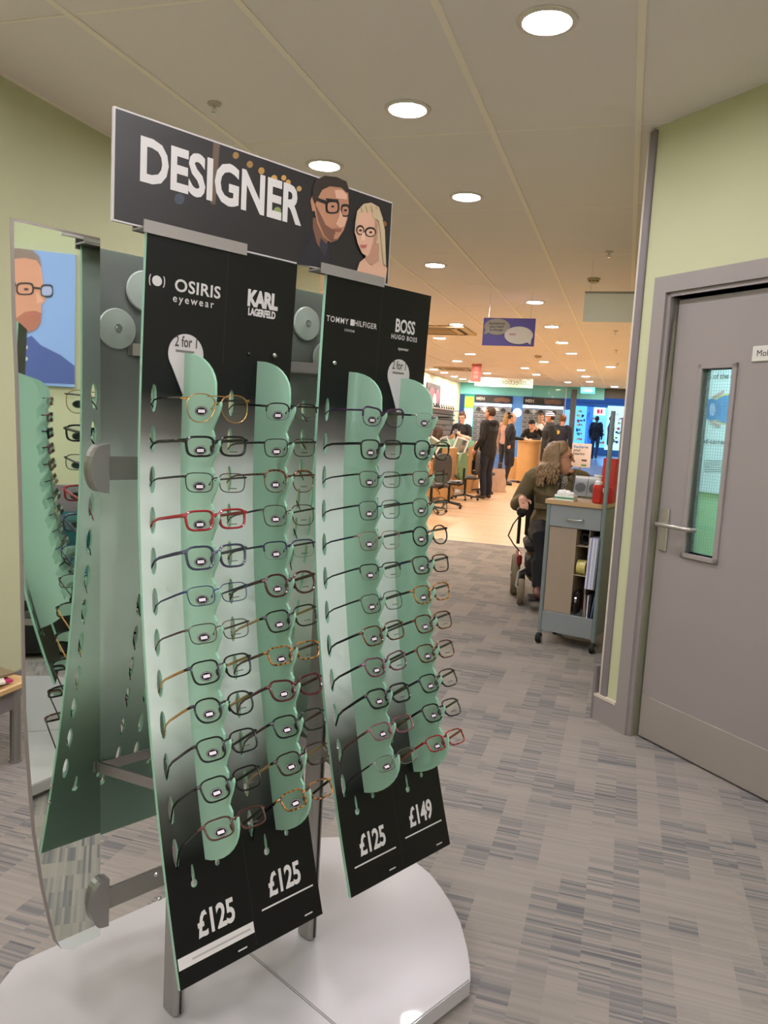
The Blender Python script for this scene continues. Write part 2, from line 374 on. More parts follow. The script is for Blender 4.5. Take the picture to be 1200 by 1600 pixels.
# ================================================================== DISPLAY STAND (front faces -y in its own space)
PW, PZ0, PZ1, PT = .328, .362, 1.66, .008
def pN(z): return .112 + (.197 * (1.3 - z) ** 1.79 if z < 1.3 else .009 * ((z - 1.3) / .36) ** 2)
def pdN(z): return (pN(z + .004) - pN(z - .004)) / .008
def pnrm(z):                       # outward normal (y, z) of the panel front
    s = pdN(z); L = math.hypot(1, s); return (-1 / L, -s / L)
ROWS = [1.372 - i * .0675 for i in range(12)]
FINX = (.083, .246); SLOTX = (.024, .143, .187, .304)
TILT = [R(2.6 * i) for i in range(12)]            # temples drop further towards the foot of the panel
SLOTZ = [z + .007 - .108 * math.tan(a) for z, a in zip(ROWS, TILT)]
def on_panel(x, z, off=0):
    ny, nz = pnrm(z); return Vector((x, -pN(z) + ny * off, z + nz * off))
def panel_mat(front):
    m = bpy.data.materials.new('frosted_panel_front' if front else 'frosted_panel_inside'); m.use_nodes = True; nt = m.node_tree; b = nt.nodes['Principled BSDF']
    out = nt.nodes['Material Output']
    tc = N(nt, 'ShaderNodeTexCoord'); sp = N(nt, 'ShaderNodeSeparateXYZ'); nt.links.new(tc.outputs['Object'], sp.inputs[0])
    t = math_node(nt, 'DIVIDE', math_node(nt, 'SUBTRACT', sp.outputs[2], PZ0), PZ1 - PZ0)
    n = N(nt, 'ShaderNodeTexNoise'); n.inputs['Scale'].default_value = 6; nt.links.new(tc.outputs['Object'], n.inputs['Vector'])
    t = math_node(nt, 'ADD', t, math_node(nt, 'MULTIPLY', math_node(nt, 'SUBTRACT', n.outputs['Fac'], .5), .03))
    if front: c = ramp(nt, t, [(0, '0b0b0b'), (.155, '0c0c0c'), (.235, '565752'), (.34, 'e4eee8'), (.60, 'e6f0ea'), (.685, 'd6dad6'), (.735, '6f6a66'), (.79, '100f0f'), (1, '0b0b0b')])
    else: c = ramp(nt, t, [(0, '9cbfaa'), (.16, '9cbfaa'), (.27, 'd0e4d8'), (.36, 'f2faf6'), (.60, 'f2faf6'), (.70, 'dee8e2'), (.80, 'bcc8c0'), (1, 'b0bab3')])
    nt.links.new(c, b.inputs['Base Color']); b.inputs['Roughness'].default_value = .42 if front else .3
    tr = N(nt, 'ShaderNodeBsdfTranslucent'); nt.links.new(c, tr.inputs[0]); mx = N(nt, 'ShaderNodeMixShader'); mx.inputs[0].default_value = .36 if front else .6
    nt.links.new(b.outputs[0], mx.inputs[1]); nt.links.new(tr.outputs[0], mx.inputs[2]); nt.links.new(mx.outputs[0], out.inputs[0]); return m
def acrylic(name, col, tfac, rough=.25):
    m = bpy.data.materials.new(name); m.use_nodes = True; nt = m.node_tree; b = nt.nodes['Principled BSDF']; out = nt.nodes['Material Output']
    b.inputs['Base Color'].default_value = (*lin(col), 1); b.inputs['Roughness'].default_value = rough
    tr = N(nt, 'ShaderNodeBsdfTranslucent'); tr.inputs[0].default_value = (*lin(col), 1); mx = N(nt, 'ShaderNodeMixShader'); mx.inputs[0].default_value = tfac
    nt.links.new(b.outputs[0], mx.inputs[1]); nt.links.new(tr.outputs[0], mx.inputs[2]); nt.links.new(mx.outputs[0], out.inputs[0]); MATS[name] = m; return m
M_pf, M_pb = panel_mat(True), panel_mat(False)
M_fin = acrylic('green_frosted_acrylic', 'bde0cd', .42); M_edge = acrylic('acrylic_edge', 'a2d2ba', .3)
def panel_mesh():
    pts = []; edges = []
    def loop(ps):
        o = len(pts); pts.extend(Vector(p) for p in ps); edges.extend((o + i, o + (i + 1) % len(ps)) for i in range(len(ps)))
    nz = 44; zs = [PZ0 + (PZ1 - PZ0) * i / nz for i in range(nz + 1)]
    loop([(0, z) for z in zs] + [(PW, z) for z in reversed(zs)])
    slots = []
    for x in SLOTX:
        for z in SLOTZ: slots.append((x, z, .0058, .025))
    for x in FINX: slots += [(x - .030, .532, .003, .018), (x - .030, .517, .0065, .007), (x + .022, .535, .005, .006)]
    for (x, z, rx, rz) in slots: loop(ell(x, z, rx, rz, 12))
    for z in zs[1:-1]:
        for x in (.055, .115, .165, .215, .275): pts.append(Vector((x, z + .0007)))
    V, E, Fc, *_ = geometry.delaunay_2d_cdt(pts, edges, [], 0, 1e-6)
    def inside(c): return any(((c.x - x) / rx) ** 2 + ((c.y - z) / rz) ** 2 < .93 for x, z, rx, rz in slots)
    fs = [f for f in Fc if not inside(sum((V[i] for i in f), Vector((0, 0))) / len(f))]
    k = len(V); mb = MB(); mb.keep = True
    fr_ = [on_panel(v.x, v.y) for v in V]; bk = [on_panel(v.x, v.y, -PT) for v in V]
    from collections import Counter
    ce = Counter(); dirn = {}
    F2 = []
    for f in fs:
        a, b_, c_ = [fr_[i] for i in f[:3]]; nn = (b_ - a).cross(c_ - a)
        if nn.y > 0: f = f[::-1]
        F2.append(tuple(f))
        for i in range(len(f)): e = (f[i], f[(i + 1) % len(f)]); ce[tuple(sorted(e))] += 1; dirn[tuple(sorted(e))] = e
    mb.mi = 0; mb.add(fr_ + bk, F2)
    mb.f += [tuple(i + k for i in f[::-1]) for f in F2]; mb.m += [1] * len(F2)
    for e, n_ in ce.items():
        if n_ == 1: a, b_ = dirn[e]; mb.f.append((b_, a, a + k, b_ + k)); mb.m.append(2)
    me = mb.mesh('panel', [M_pf, M_pb, M_edge]); return me
PANEL_ME = panel_mesh()
def fin_mesh():
    pts = []      # (w outward, z along panel)
    z_top, z_bot = 1.463, .548
    pts.append((0, z_top)); 
    for i in range(1, 8):
        a = i / 8 * PI / 2; pts.append((.104 * math.sin(a) ** .9, ROWS[0] + .028 + (z_top - ROWS[0] - .028) * math.cos(a)))
    for i, z in enumerate(ROWS):
        pts += [(.104, z + .014), (.102, z + .002), (.106, z - .004), (.117, z + .004), (.120, z + .0075), (.1205, z)]
        nx = ROWS[i + 1] if i < 11 else z_bot - .0
        if i < 11:
            pts += [(.113, z - .016), (.102, z - .032), (.097, z - .042)]
    a0 = ROWS[-1]
    for i in range(1, 9):
        a = i / 9 * PI / 2; pts.append((.1205 * math.cos(a) , a0 - .0 - (a0 - z_bot) * math.sin(a)))
    pts.append((0, z_bot))
    for i in range(1, 24): pts.append((0, z_bot + (z_top - z_bot) * i / 24))
    P2 = [Vector(p) for p in pts]; k0 = len(P2); ed = [(i, (i + 1) % k0) for i in range(k0)]
    V, E, Fc, *_ = geometry.delaunay_2d_cdt(P2, ed, [list(range(k0))], 1, 1e-6)
    k = len(V); T = .0045; mb = MB()
    l = [on_panel(-T / 2, v.y, v.x) for v in V]; r = [p + Vector((T, 0, 0)) for p in l]
    mb.mi = 0; mb.add(l + r, [tuple(f) for f in Fc]); mb.f += [tuple(i + k for i in f[::-1]) for f in Fc]; mb.m += [0] * len(Fc)
    from collections import Counter
    ce = Counter(tuple(sorted((f[i], f[(i + 1) % len(f)]))) for f in Fc for i in range(len(f)))
    for (a, b_), n_ in ce.items():
        if n_ == 1: mb.f.append((a, b_, b_ + k, a + k)); mb.m.append(1)
    return mb.mesh('fin', [M_fin, M_edge])
FIN_ME = fin_mesh()
def panel(stand, x0, back=False):
    p = link('panel', PANEL_ME, stand)
    if back: p.location = (-x0, 0, 0); p.rotation_euler = (0, 0, PI)
    else: p.location = (x0, 0, 0)
    for x in FINX:
        f = link('fin', FIN_ME, p, (x, 0, 0))
        MB().cyl(on_panel(x + .022, .546, .004), on_panel(x + .022, .546, -.012), .003, n=8).build('fin_screw', M_steel, p)
    return p
def ptext(p, s, x, z, size, bold=0, sx=1, m=None, spacing=1, slope=0):
    return lettering(s, size, m or M_print_w, p, lambda u, v: on_panel(x + u, z + v, .0009), bold, sx, 'CENTER', spacing)
def pshape(p, poly, m, name, off=.0009):
    """flat print on the panel, sliced so that it follows the bow"""
    mb = MB(); mb.keep = True; mb.add([on_panel(x, z, off) for x, z in poly], [tuple(range(len(poly)))]); return mb.build(name, m, p)
def make_stand(label, loc, rz, mirror=True, panels=None):
    st = thing('display_stand', label, 'display stand', loc, rz)
    out = []                       # base plate outline
    rt = [(.378, -.375), (.418, -.342), (.46, -.302), (.532, -.222), (.58, -.15), (.616, -.082), (.643, -.02), (.656, .05), (.658, .12), (.648, .18), (.625, .24), (.585, .293), (.53, .335), (.47, .362), (.40, .375)]; lt = [(-x, -y) for x, y in rt]
    M_base = mat('base_white_laminate', 'aaa7a8', .28, coat=.3); SEAM = .045
    for half, nm in (([(SEAM + .001, -.375)] + rt + [(SEAM + .001, .375)], 1), ([(SEAM - .001, .375)] + lt + [(SEAM - .001, -.375)], 2)):
        bm = bmesh.new(); vs = [bm.verts.new((x, y, .02)) for x, y in half]; f = bm.faces.new(vs)
        r = bmesh.ops.extrude_face_region(bm, geom=[f]); bmesh.ops.translate(bm, vec=(0, 0, .04), verts=[v for v in r['geom'] if isinstance(v, bmesh.types.BMVert)])
        bmesh.ops.recalc_face_normals(bm, faces=bm.faces[:])
        te = [e for e in bm.edges if all(v.co.z > .05 for v in e.verts)]; bmesh.ops.bevel(bm, geom=te, offset=.003, segments=2, affect='EDGES')
        me = bpy.data.meshes.new('base_plate'); bm.to_mesh(me); bm.free(); me.materials.append(M_base); link('base_plate', me, st)
    kk = MB(); kk.lathe([(.25, 0), (.25, .021)], 24); kk.build('plinth', M_greyd, st)
    for s in (-1, 1):
        po = MB().box((s * .19, 0, .82), (.030, .052, 1.52), bev=.008); po.mi = 0
        post = po.build('post', M_alu, st)
        MB().box((s * .19, -.0265, .82), (.004, .002, 1.5)).build('groove', M_black, post)
        for sg in (-1, 1):
            for z in (.56, 1.475):
                y1 = sg * (pN(z) - PT - .001)
                b = MB()
                for k2 in (-1, 1):
                    pa_, pb_ = Vector((s * .19, sg * .015, z)), Vector((s * .19 + k2 * .07, y1 - sg * .004, z)); dv = pb_ - pa_
                    b.box((pa_ + pb_) / 2, (dv.length, .006, .024), Matrix.Rotation(math.atan2(dv.y, dv.x), 3, 'Z'))
                b.box((s * .19, y1 - sg * .003, z), (.16, .004, .024), bev=.001)
                b.build('bracket', M_alu, st)
    return st
SU, SN, SA = 1.055, -1.378, R(27)
SD = Vector((math.sin(SA), math.cos(SA), 0)); SNV = Vector((SD.y, -SD.x, 0))
SLOC = SD * SU + SNV * SN; SRZ = math.atan2(SD.y, SD.x)
def st_at(x, y, Nn):                # pixel -> stand space on the plane N = Nn
    p0 = SLOC + SNV * Nn; r = ray(x, y); t = (p0 - CAMP).dot(SNV) / r.dot(SNV); q = CAMP + r * t - SLOC
    return Vector((q.dot(SD), -q.dot(SNV), q.z))
stand = make_stand('tall eyewear display stand headed DESIGNER with four black and frosted panels', SLOC, SRZ)
PX0 = (-.358, .050)
pL, pR = panel(stand, PX0[0]), panel(stand, PX0[1]); pBL, pBR = panel(stand, -PX0[0] , True), panel(stand, -PX0[1] + .0, True)
# rear panels: rotated half a turn, so that their columns run from +x; place them to span the same widths
pBL.location = (PX0[0] + PW, 0, 0); pBR.location = (PX0[1] + PW, 0, 0)
# --- print on the front panels
M_logo = mat('logo_print', 'bdbab8', .6)
def logo_osiris(p):
    ptext(p, 'OSIRIS', .104, 1.568, .030, .0006, 1.08, M_logo, 1.05); ptext(p, 'eyewear', .096, 1.549, .019, .0002, 1.0, M_logo, 1.35)
    pshape(p, ell(.022, 1.579, .0095, .0088, 20), M_logo, 'logo_disc')
    for s in (-1,):
        pshape(p, [(.022 + s * .012 + .0035 * math.cos(a) * s, 1.579 + .010 * math.sin(a)) for a in [(-1.2 + 2.4 * i / 8) for i in range(9)]] + [(.022 + s * .010 + .0035 * math.cos(a) * s, 1.579 + .010 * math.sin(a)) for a in [(1.2 - 2.4 * i / 8) for i in range(9)]], M_logo, 'logo_arc')
        pshape(p, [(.022 - s * .012 - .0035 * math.cos(a) * s, 1.579 + .010 * math.sin(a)) for a in [(-1.2 + 2.4 * i / 8) for i in range(9)]] + [(.022 - s * .010 - .0035 * math.cos(a) * s, 1.579 + .010 * math.sin(a)) for a in [(1.2 - 2.4 * i / 8) for i in range(9)]], M_logo, 'logo_arc')
logo_osiris(pL)
ptext(pL, 'KARL', .248, 1.566, .040, .0022, .78, M_logo, .92); ptext(pL, 'LAGERFELD', .248, 1.548, .0185, .0009, .72, M_logo, .93)
ptext(pR, 'TOMMY', .037, 1.562, .0165, .0002, .95, M_logo, 1.2); ptext(pR, 'HILFIGER', .120, 1.562, .0165, .0002, .92, M_logo, 1.15)
pshape(pR, [(.0745, 1.561), (.0855, 1.561), (.0855, 1.574), (.0745, 1.574)], M_logo, 'logo_flag'); ptext(pR, 'EYEWEAR', .074, 1.547, .0075, 0, .9, M_logo)
ptext(pR, 'BOSS', .247, 1.565, .041, .0010, .74, M_logo, .95); ptext(pR, 'HUGO BOSS', .247, 1.5485, .0145, .0003, .95, M_logo, 1.2); ptext(pR, 'eyewear', .247, 1.525, .0105, .0001, 1, M_logo)
for p in (pL, pR):                    # join of the two print strips
    pshape(p, [(.1636, .37), (.1644, .37), (.1644, .56), (.1636, .56)], mat('strip_join', '262626', .4), 'strip_join')
    pshape(p, [(.1636, 1.45), (.1644, 1.45), (.1644, 1.655), (.1636, 1.655)], mat('strip_join'), 'strip_join')
def price(p, s, x, z, boxed=False):
    ptext(p, s, x, z, .056, .0016, .74, M_print_w, .96)
    if boxed: pshape(p, [(.002, z - .036), (.1636, z - .036), (.1636, z - .017), (.002, z - .017)], M_print_w, 'price_rule')
    else: pshape(p, [(x - .062, z - .0185), (x + .066, z - .0185), (x + .066, z - .0155), (x - .062, z - .0155)], M_print_w, 'price_rule')
    if boxed: pshape(p, [(.03, z - .0285), (.155, z - .0285), (.155, z - .0255), (.03, z - .0255)], mat('small_print', '9a9694', .6), 'small_print', .0014)
    pshape(p, [(x + .035, PZ0 + .012), (x + .055, PZ0 + .012), (x + .055, PZ0 + .0145), (x + .035, PZ0 + .0145)], M_logo, 'code_print')
price(pL, '£125', .088, .428, True); price(pL, '£125', .248, .438); price(pR, '£125', .084, .430); price(pR, '£149', .245, .438)
def offer(p, x, z):                   # white drop-shaped card reading 2 for 1
    r = .036; pts = [(x + r * math.cos(a), z + r * math.sin(a)) for a in [R(-38) + R(256) * i / 24 for i in range(25)]] + [(x + .012, z - .104)]
    mb = MB(); k = len(pts); fr_ = [on_panel(a, b, .003) for a, b in pts]; bk = [on_panel(a, b, .0012) for a, b in pts]
    mb.add(fr_ + bk, [tuple(range(k)), tuple(range(2 * k - 1, k - 1, -1))] + [(i, i + k, (i + 1) % k + k, (i + 1) % k) for i in range(k)])
    mb.build('offer_card', mat('offer_card_white', 'b5b1b0', .5), p)
    ink = mat('offer_ink', '33312f', .6)
    lettering('2 for 1', .027, ink, p, lambda u, v: on_panel(x + u, z + .013 + v, .0036), .0003, .66); pshape(p, [(x - .022, z + .003), (x + .016, z + .003), (x + .016, z + .007), (x - .022, z + .007)], mat('offer_small_ink', '6a6664', .6), 'small_print', .0036)
offer(pL, .084, 1.460); offer(pR, .236, 1.468)
for p, x in ((pL, .281), (pR, .033)): MB().ball(on_panel(x, 1.478, .004), .0055).build('stud', M_steel, p, True)
MB().ball(on_panel(.222, 1.474, .001), .004).build('stud', M_black, pL, True)
# --- header board
HN = .094
def hb(x, y): q_ = st_at(x, y, HN); return (q_.x, q_.z)
hx0, hz1 = hb(178, 160); hx1, hz1b = hb(613, 320); _, hz0 = hb(178, 345); hz1 = (hz1 + hz1b) / 2
head = MB().span((hx0, -HN, hz0), (hx1, -HN + .006, hz1)).build('header_board', mat('header_board_core', 'b9b4b4', .4), stand)
def hprint(poly, m, k, name, pix=True):
    mb = MB(); mb.keep = True; mb.add([(a, -HN - .0004 * k, b) for a, b in ([hb(*q) for q in poly] if pix else poly)], [tuple(range(len(poly)))]); return mb.build(name, m, head)
M_hk = mat('header_print_black', '262325', .35, noise=.25, nscale=3)
hprint([(hx0 + .003, hz0 + .003), (hx1 - .002, hz0 + .003), (hx1 - .002, hz1 - .003), (hx0 + .003, hz1 - .003)], M_hk, 1, 'header_print', False)
HX, HZ = hb(215, 279)
HX2, _ = hb(470, 350)
vs_, fs_ = text_mesh('DESIGNER', .1, .003, 1, 'LEFT', .98); wd_ = max(v[0] for v in vs_); ht_ = max(v[1] for v in vs_)
lettering('DESIGNER', .1, M_print_w, head, lambda u, v: (HX + u * (HX2 - HX) / wd_, -HN - .0012, HZ - .0 + v * .072 / ht_), .003, 1, 'LEFT', .98)
for (x, y, r, c) in ((368, 243, 5, '8a6a3a'), (390, 257, 5, '8a6a3a'), (408, 267, 5, 'a07a40'), (428, 279, 5, 'b08848'), (443, 278, 4, 'b08848'), (450, 285, 4, 'b08848'), (467, 295, 4, 'a08050'), (280, 311, 8, '3c4450'), (433, 330, 6, '7d8a58'), (456, 296, 5, '3a5a5e'), (600, 350, 4, '8a5a3a')):
    hprint(ell(x, y, r, r * 1.1, 12), mat('bokeh_' + c, c, .5), 2, 'light_spot')
hprint([(333, 222), (343, 226), (336, 320), (328, 318)], mat('bokeh_streak', '5a4a3c', .5), 2, 'light_streak')
SKIN_A, SKIN_S, SKIN_B = mat('print_skin', 'a5765c', .5), mat('print_skin_dark', '6d4a3b', .5), mat('print_skin_pale', 'c79d86', .5)
def portrait(fn):
    # man, three quarter view, dark shirt
    fn([(462, 413), (470, 398), (482, 372), (490, 352), (497, 350), (515, 382), (520, 412), (520, 420)], mat('print_shirt', '1d1c24', .5), 3, 'shirt')
    fn([(488, 340), (513, 345), (514, 372), (503, 395), (494, 380), (488, 356)], SKIN_S, 4, 'neck')
    fn([(484, 314), (487, 306), (491, 309), (491, 330), (487, 330)], SKIN_A, 5, 'ear')
    fn([(491, 302), (497, 289), (510, 283), (526, 286), (538, 292), (543, 302), (544, 322), (542, 342), (536, 360), (526, 375), (516, 379), (504, 370), (495, 350), (491, 332)], SKIN_A, 5, 'face')
    fn([(491, 318), (496, 345), (506, 368), (517, 379), (527, 375), (521, 360), (508, 352), (500, 336)], SKIN_S, 6, 'beard_shadow')
    fn([(487, 310), (487, 294), (493, 281), (506, 275), (525, 277), (540, 284), (544, 296), (541, 302), (532, 293), (514, 291), (502, 297), (494, 312), (491, 320)], mat('print_hair_dark', '2a1f1a', .5), 7, 'hair')
    for (cx, cy, rx, ry) in ((518, 323, 11, 11), (538, 329, 7, 10)):
        o_ = [(cx + rx * math.copysign(abs(math.cos(a)) ** .6, math.cos(a)), cy + ry * math.copysign(abs(math.sin(a)) ** .6, math.sin(a))) for a in [2 * PI * i / 20 for i in range(20)]]
        i_ = [(cx + (x - cx) * .72, cy + (y - cy) * .70 + 1) for x, y in o_]
        fn(o_, M_print_k, 7, 'spectacles'); fn(i_, SKIN_A, 8, 'lens_print'); fn(ell(cx, cy, 2.6, 1.8, 10), mat('print_eye', '1a1512', .5), 9, 'eye')
    fn([(494, 309), (508, 314), (508, 319), (493, 313)], M_print_k, 8, 'spectacles')
    fn([(530, 327), (536, 345), (527, 346)], SKIN_B, 9, 'nose'); fn([(518, 357), (532, 357), (531, 361), (519, 361)], mat('print_lip', '8a5048', .5), 9, 'lips')
    fn([(507, 310), (527, 312), (527, 315), (508, 313)], mat('print_hair_dark'), 9, 'brow')
    fn([(522, 297), (534, 297), (541, 305), (541, 312), (524, 310)], SKIN_B, 6, 'forehead_light'); fn([(529, 338), (541, 340), (537, 354), (530, 356), (524, 350)], SKIN_B, 6, 'cheek_light'); fn([(521, 366), (530, 365), (527, 373), (520, 374)], SKIN_A, 7, 'chin_light'); fn([(500, 372), (512, 384), (506, 400), (498, 388)], mat('print_shirt_collar', '2c2a36', .5), 5, 'collar')
    # woman with long fair hair
    HF = mat('print_hair_fair', 'b7a384', .5)
    fn([(553, 432), (560, 410), (575, 398), (592, 400), (603, 420), (600, 443)], SKIN_B, 10, 'shoulder')
    fn([(553, 348), (556, 330), (566, 319), (578, 317), (590, 324), (596, 342), (597, 372), (598, 400), (600, 414), (592, 412), (585, 395), (586, 360), (578, 340), (560, 345), (555, 372), (552, 364)], HF, 11, 'hair')
    fn([(572, 385), (590, 380), (590, 408), (578, 415), (568, 405)], mat('print_skin_mid', 'a9806a', .5), 12, 'neck')
    fn([(554, 352), (560, 334), (572, 330), (584, 336), (588, 352), (587, 374), (580, 392), (571, 401), (563, 396), (556, 380), (553, 366)], SKIN_B, 13, 'face')
    for (cx, cy, rx, ry) in ((560, 360, 6.5, 8), (576, 363, 9.5, 8)):
        fn(ell(cx, cy, rx, ry, 18), M_print_k, 14, 'spectacles'); fn(ell(cx, cy + .8, rx * .72, ry * .70, 18), SKIN_B, 15, 'lens_print'); fn(ell(cx, cy + .5, 2.6, 1.7, 10), mat('print_eye'), 16, 'eye')
    fn([(563, 364), (567, 364), (567, 376), (561, 376)], mat('print_skin_light', 'd6b09a', .5), 16, 'nose'); fn([(559, 383), (571, 383), (568, 388), (561, 388)], mat('print_lip_red', 'a05a55', .5), 16, 'lips')
    fn([(584, 340), (588, 352), (587, 374), (580, 392), (574, 398), (580, 378), (582, 358)], mat('print_skin_mid'), 14, 'cheek_shadow')
    for k in range(4): fn([(560 + k * 8, 322 + abs(k - 1.5)), (561.2 + k * 8, 321.5 + abs(k - 1.5)), (564 + k * 8, 333), (562.8 + k * 8, 333)], mat('print_hair_shade', '8f7b5c', .5), 14, 'hair_strand')
    fn([(578, 340), (588, 345), (592, 370), (596, 412), (600, 416), (598, 360), (592, 335), (580, 322)], HF, 17, 'hair_lock')
portrait(lambda poly, m, k, nm: hprint(poly, m, k, nm))
# clips that hold the header on the panel tops
for (xa, xb) in ((-.366, -.155), (.03, .215)):
    c_ = MB(); c_.span((xa, -pN(PZ1) - .004, PZ1 - .006), (xb, -pN(PZ1) - .001, PZ1 + .015)); c_.span((xa, -pN(PZ1) - .001, PZ1 + .001), (xb, -HN + .010, PZ1 + .004)); c_.span((xa, -HN + .0065, PZ1), (xb, -HN + .010, PZ1 + .03))
    c_.build('header_clip', mat('clip_grey', '8f8a86', .4, .3), stand)
# --- mirror with clips and arms
MN = -.004
def mq(x, y): q_ = st_at(x, y, MN); return (q_.x, q_.z)
mr = [mq(157, 372), mq(17, 340), mq(20, 480), mq(25, 600), mq(31, 800), mq(37, 1112), mq(43, 1200), mq(51, 1300), mq(64, 1385), mq(76, 1440), mq(84, 1470), mq(97, 1484), mq(115, 1484), mq(157, 1462)]
gb = MB().prism([(x, z) for x, z in mr], -MN + .0012, -MN + .006)
mirror = gb.build('mirror', mat('mirror_edge', '8d8480', .4, .5), stand)
g = MB(); g.keep = True; ins = .0035; cx_ = sum(p[0] for p in mr) / len(mr); cz_ = sum(p[1] for p in mr) / len(mr)
g.add([(x + (.005 if i in range(1, 11) else 0) , -MN + .001, z - (.004 if z > 1.5 else 0)) for i, (x, z) in enumerate(mr)], [tuple(range(len(mr)))])
MGL = g.build('mirror_glass', mat('mirror_silver', 'e3ebe3', .015, 1), mirror)
for (ya, yb) in ((693, 770), (1372, 1445)):
    x0_, za = mq(157, ya); _, zb = mq(157, yb); zc_ = (za + zb) / 2; hh = (za - zb) / 2
    pl_ = [(x0_ + .012, zc_ - hh), (x0_ + .012, zc_ + hh)] + [(x0_ - .024 * math.cos(a) - .0, zc_ + hh * .97 * math.sin(a)) for a in [PI / 2 - PI * i / 12 for i in range(13)]]
    MB().prism(pl_, -MN - .014, -MN + .012).build('mirror_clip', mat('clip_metal', '8b8785', .35, .6), stand)
    MB().span((x0_ + .008, -MN - .002, zc_ - .022), (-.19, -MN + .004, zc_ + .022)).build('mirror_arm', mat('arm_metal', '8d8a84', .4, .6), stand)
for (zz) in (.545, .505):
    MB().ball((-.365, -pN(zz) + .02, zz), .004).build('arm_screw', M_steel, stand, True)
# round suction discs inside the rear panels
def disc(xpx, ypx, Nn):
    q_ = st_at(xpx, ypx, Nn); mb = MB(); mb.lathe([(.040, 0), (.038, .004), (.018, .006), (.009, .008), (.006, .004), (0, .004)], 24, (0, 0, 0), 'y')
    o = mb.build('fixing_disc', mat('frosted_disc', 'b4c2b8', .35), stand, True); o.location = (q_.x, -Nn, q_.z); o.rotation_euler = (0, 0, PI)
    c_ = MB().lathe([(.006, .0085), (.005, .010), (0, .010)], 12, (0, 0, 0), 'y').build('disc_bolt', M_steel, o, True)
disc(183, 514, -.112 + PT + .001); disc(226, 455, -.112 + PT + .001); disc(479, 506, -.112 + PT + .001); disc(508, 560, -.112 + PT + .001)
# ================================================================== EYEGLASSES
M_lens = bpy.data.materials.new('spectacle_lens'); M_lens.use_nodes = True; clear_mat(M_lens, (.95, .96, .95), 1.6)
def lens_outline(style, n=26):
    """points (x, z) of the right-hand lens, centred on the lens; +x is the temple side"""
    W, H, p = {'rect': (.0265, .0165, 3.6), 'square': (.0262, .0195, 3.4), 'round': (.0245, .0215, 2.2), 'panto': (.025, .0205, 2.5), 'cat': (.0265, .0185, 2.7), 'aviator': (.0275, .0225, 2.3), 'slim': (.0265, .0155, 3.0)}[style]
    pts = []
    for i in range(n):
        a = 2 * PI * i / n; c, s = math.cos(a), math.sin(a)
        x = W * math.copysign(abs(c) ** (2 / p), c); z = H * math.copysign(abs(s) ** (2 / p), s)
        k = z / H
        if style in ('square', 'rect', 'panto'): x *= 1 + .07 * k
        if style == 'cat': x *= 1 + .10 * k; z += .004 * max(0, x / W) * max(0, k + .3)
        if style == 'aviator': x = x * (1 + .10 * k) + .003 * (-k if k < 0 else 0); z -= .003 * max(0, -k)
        pts.append((x, z))
    return pts
LCX = .0335
_g = {}
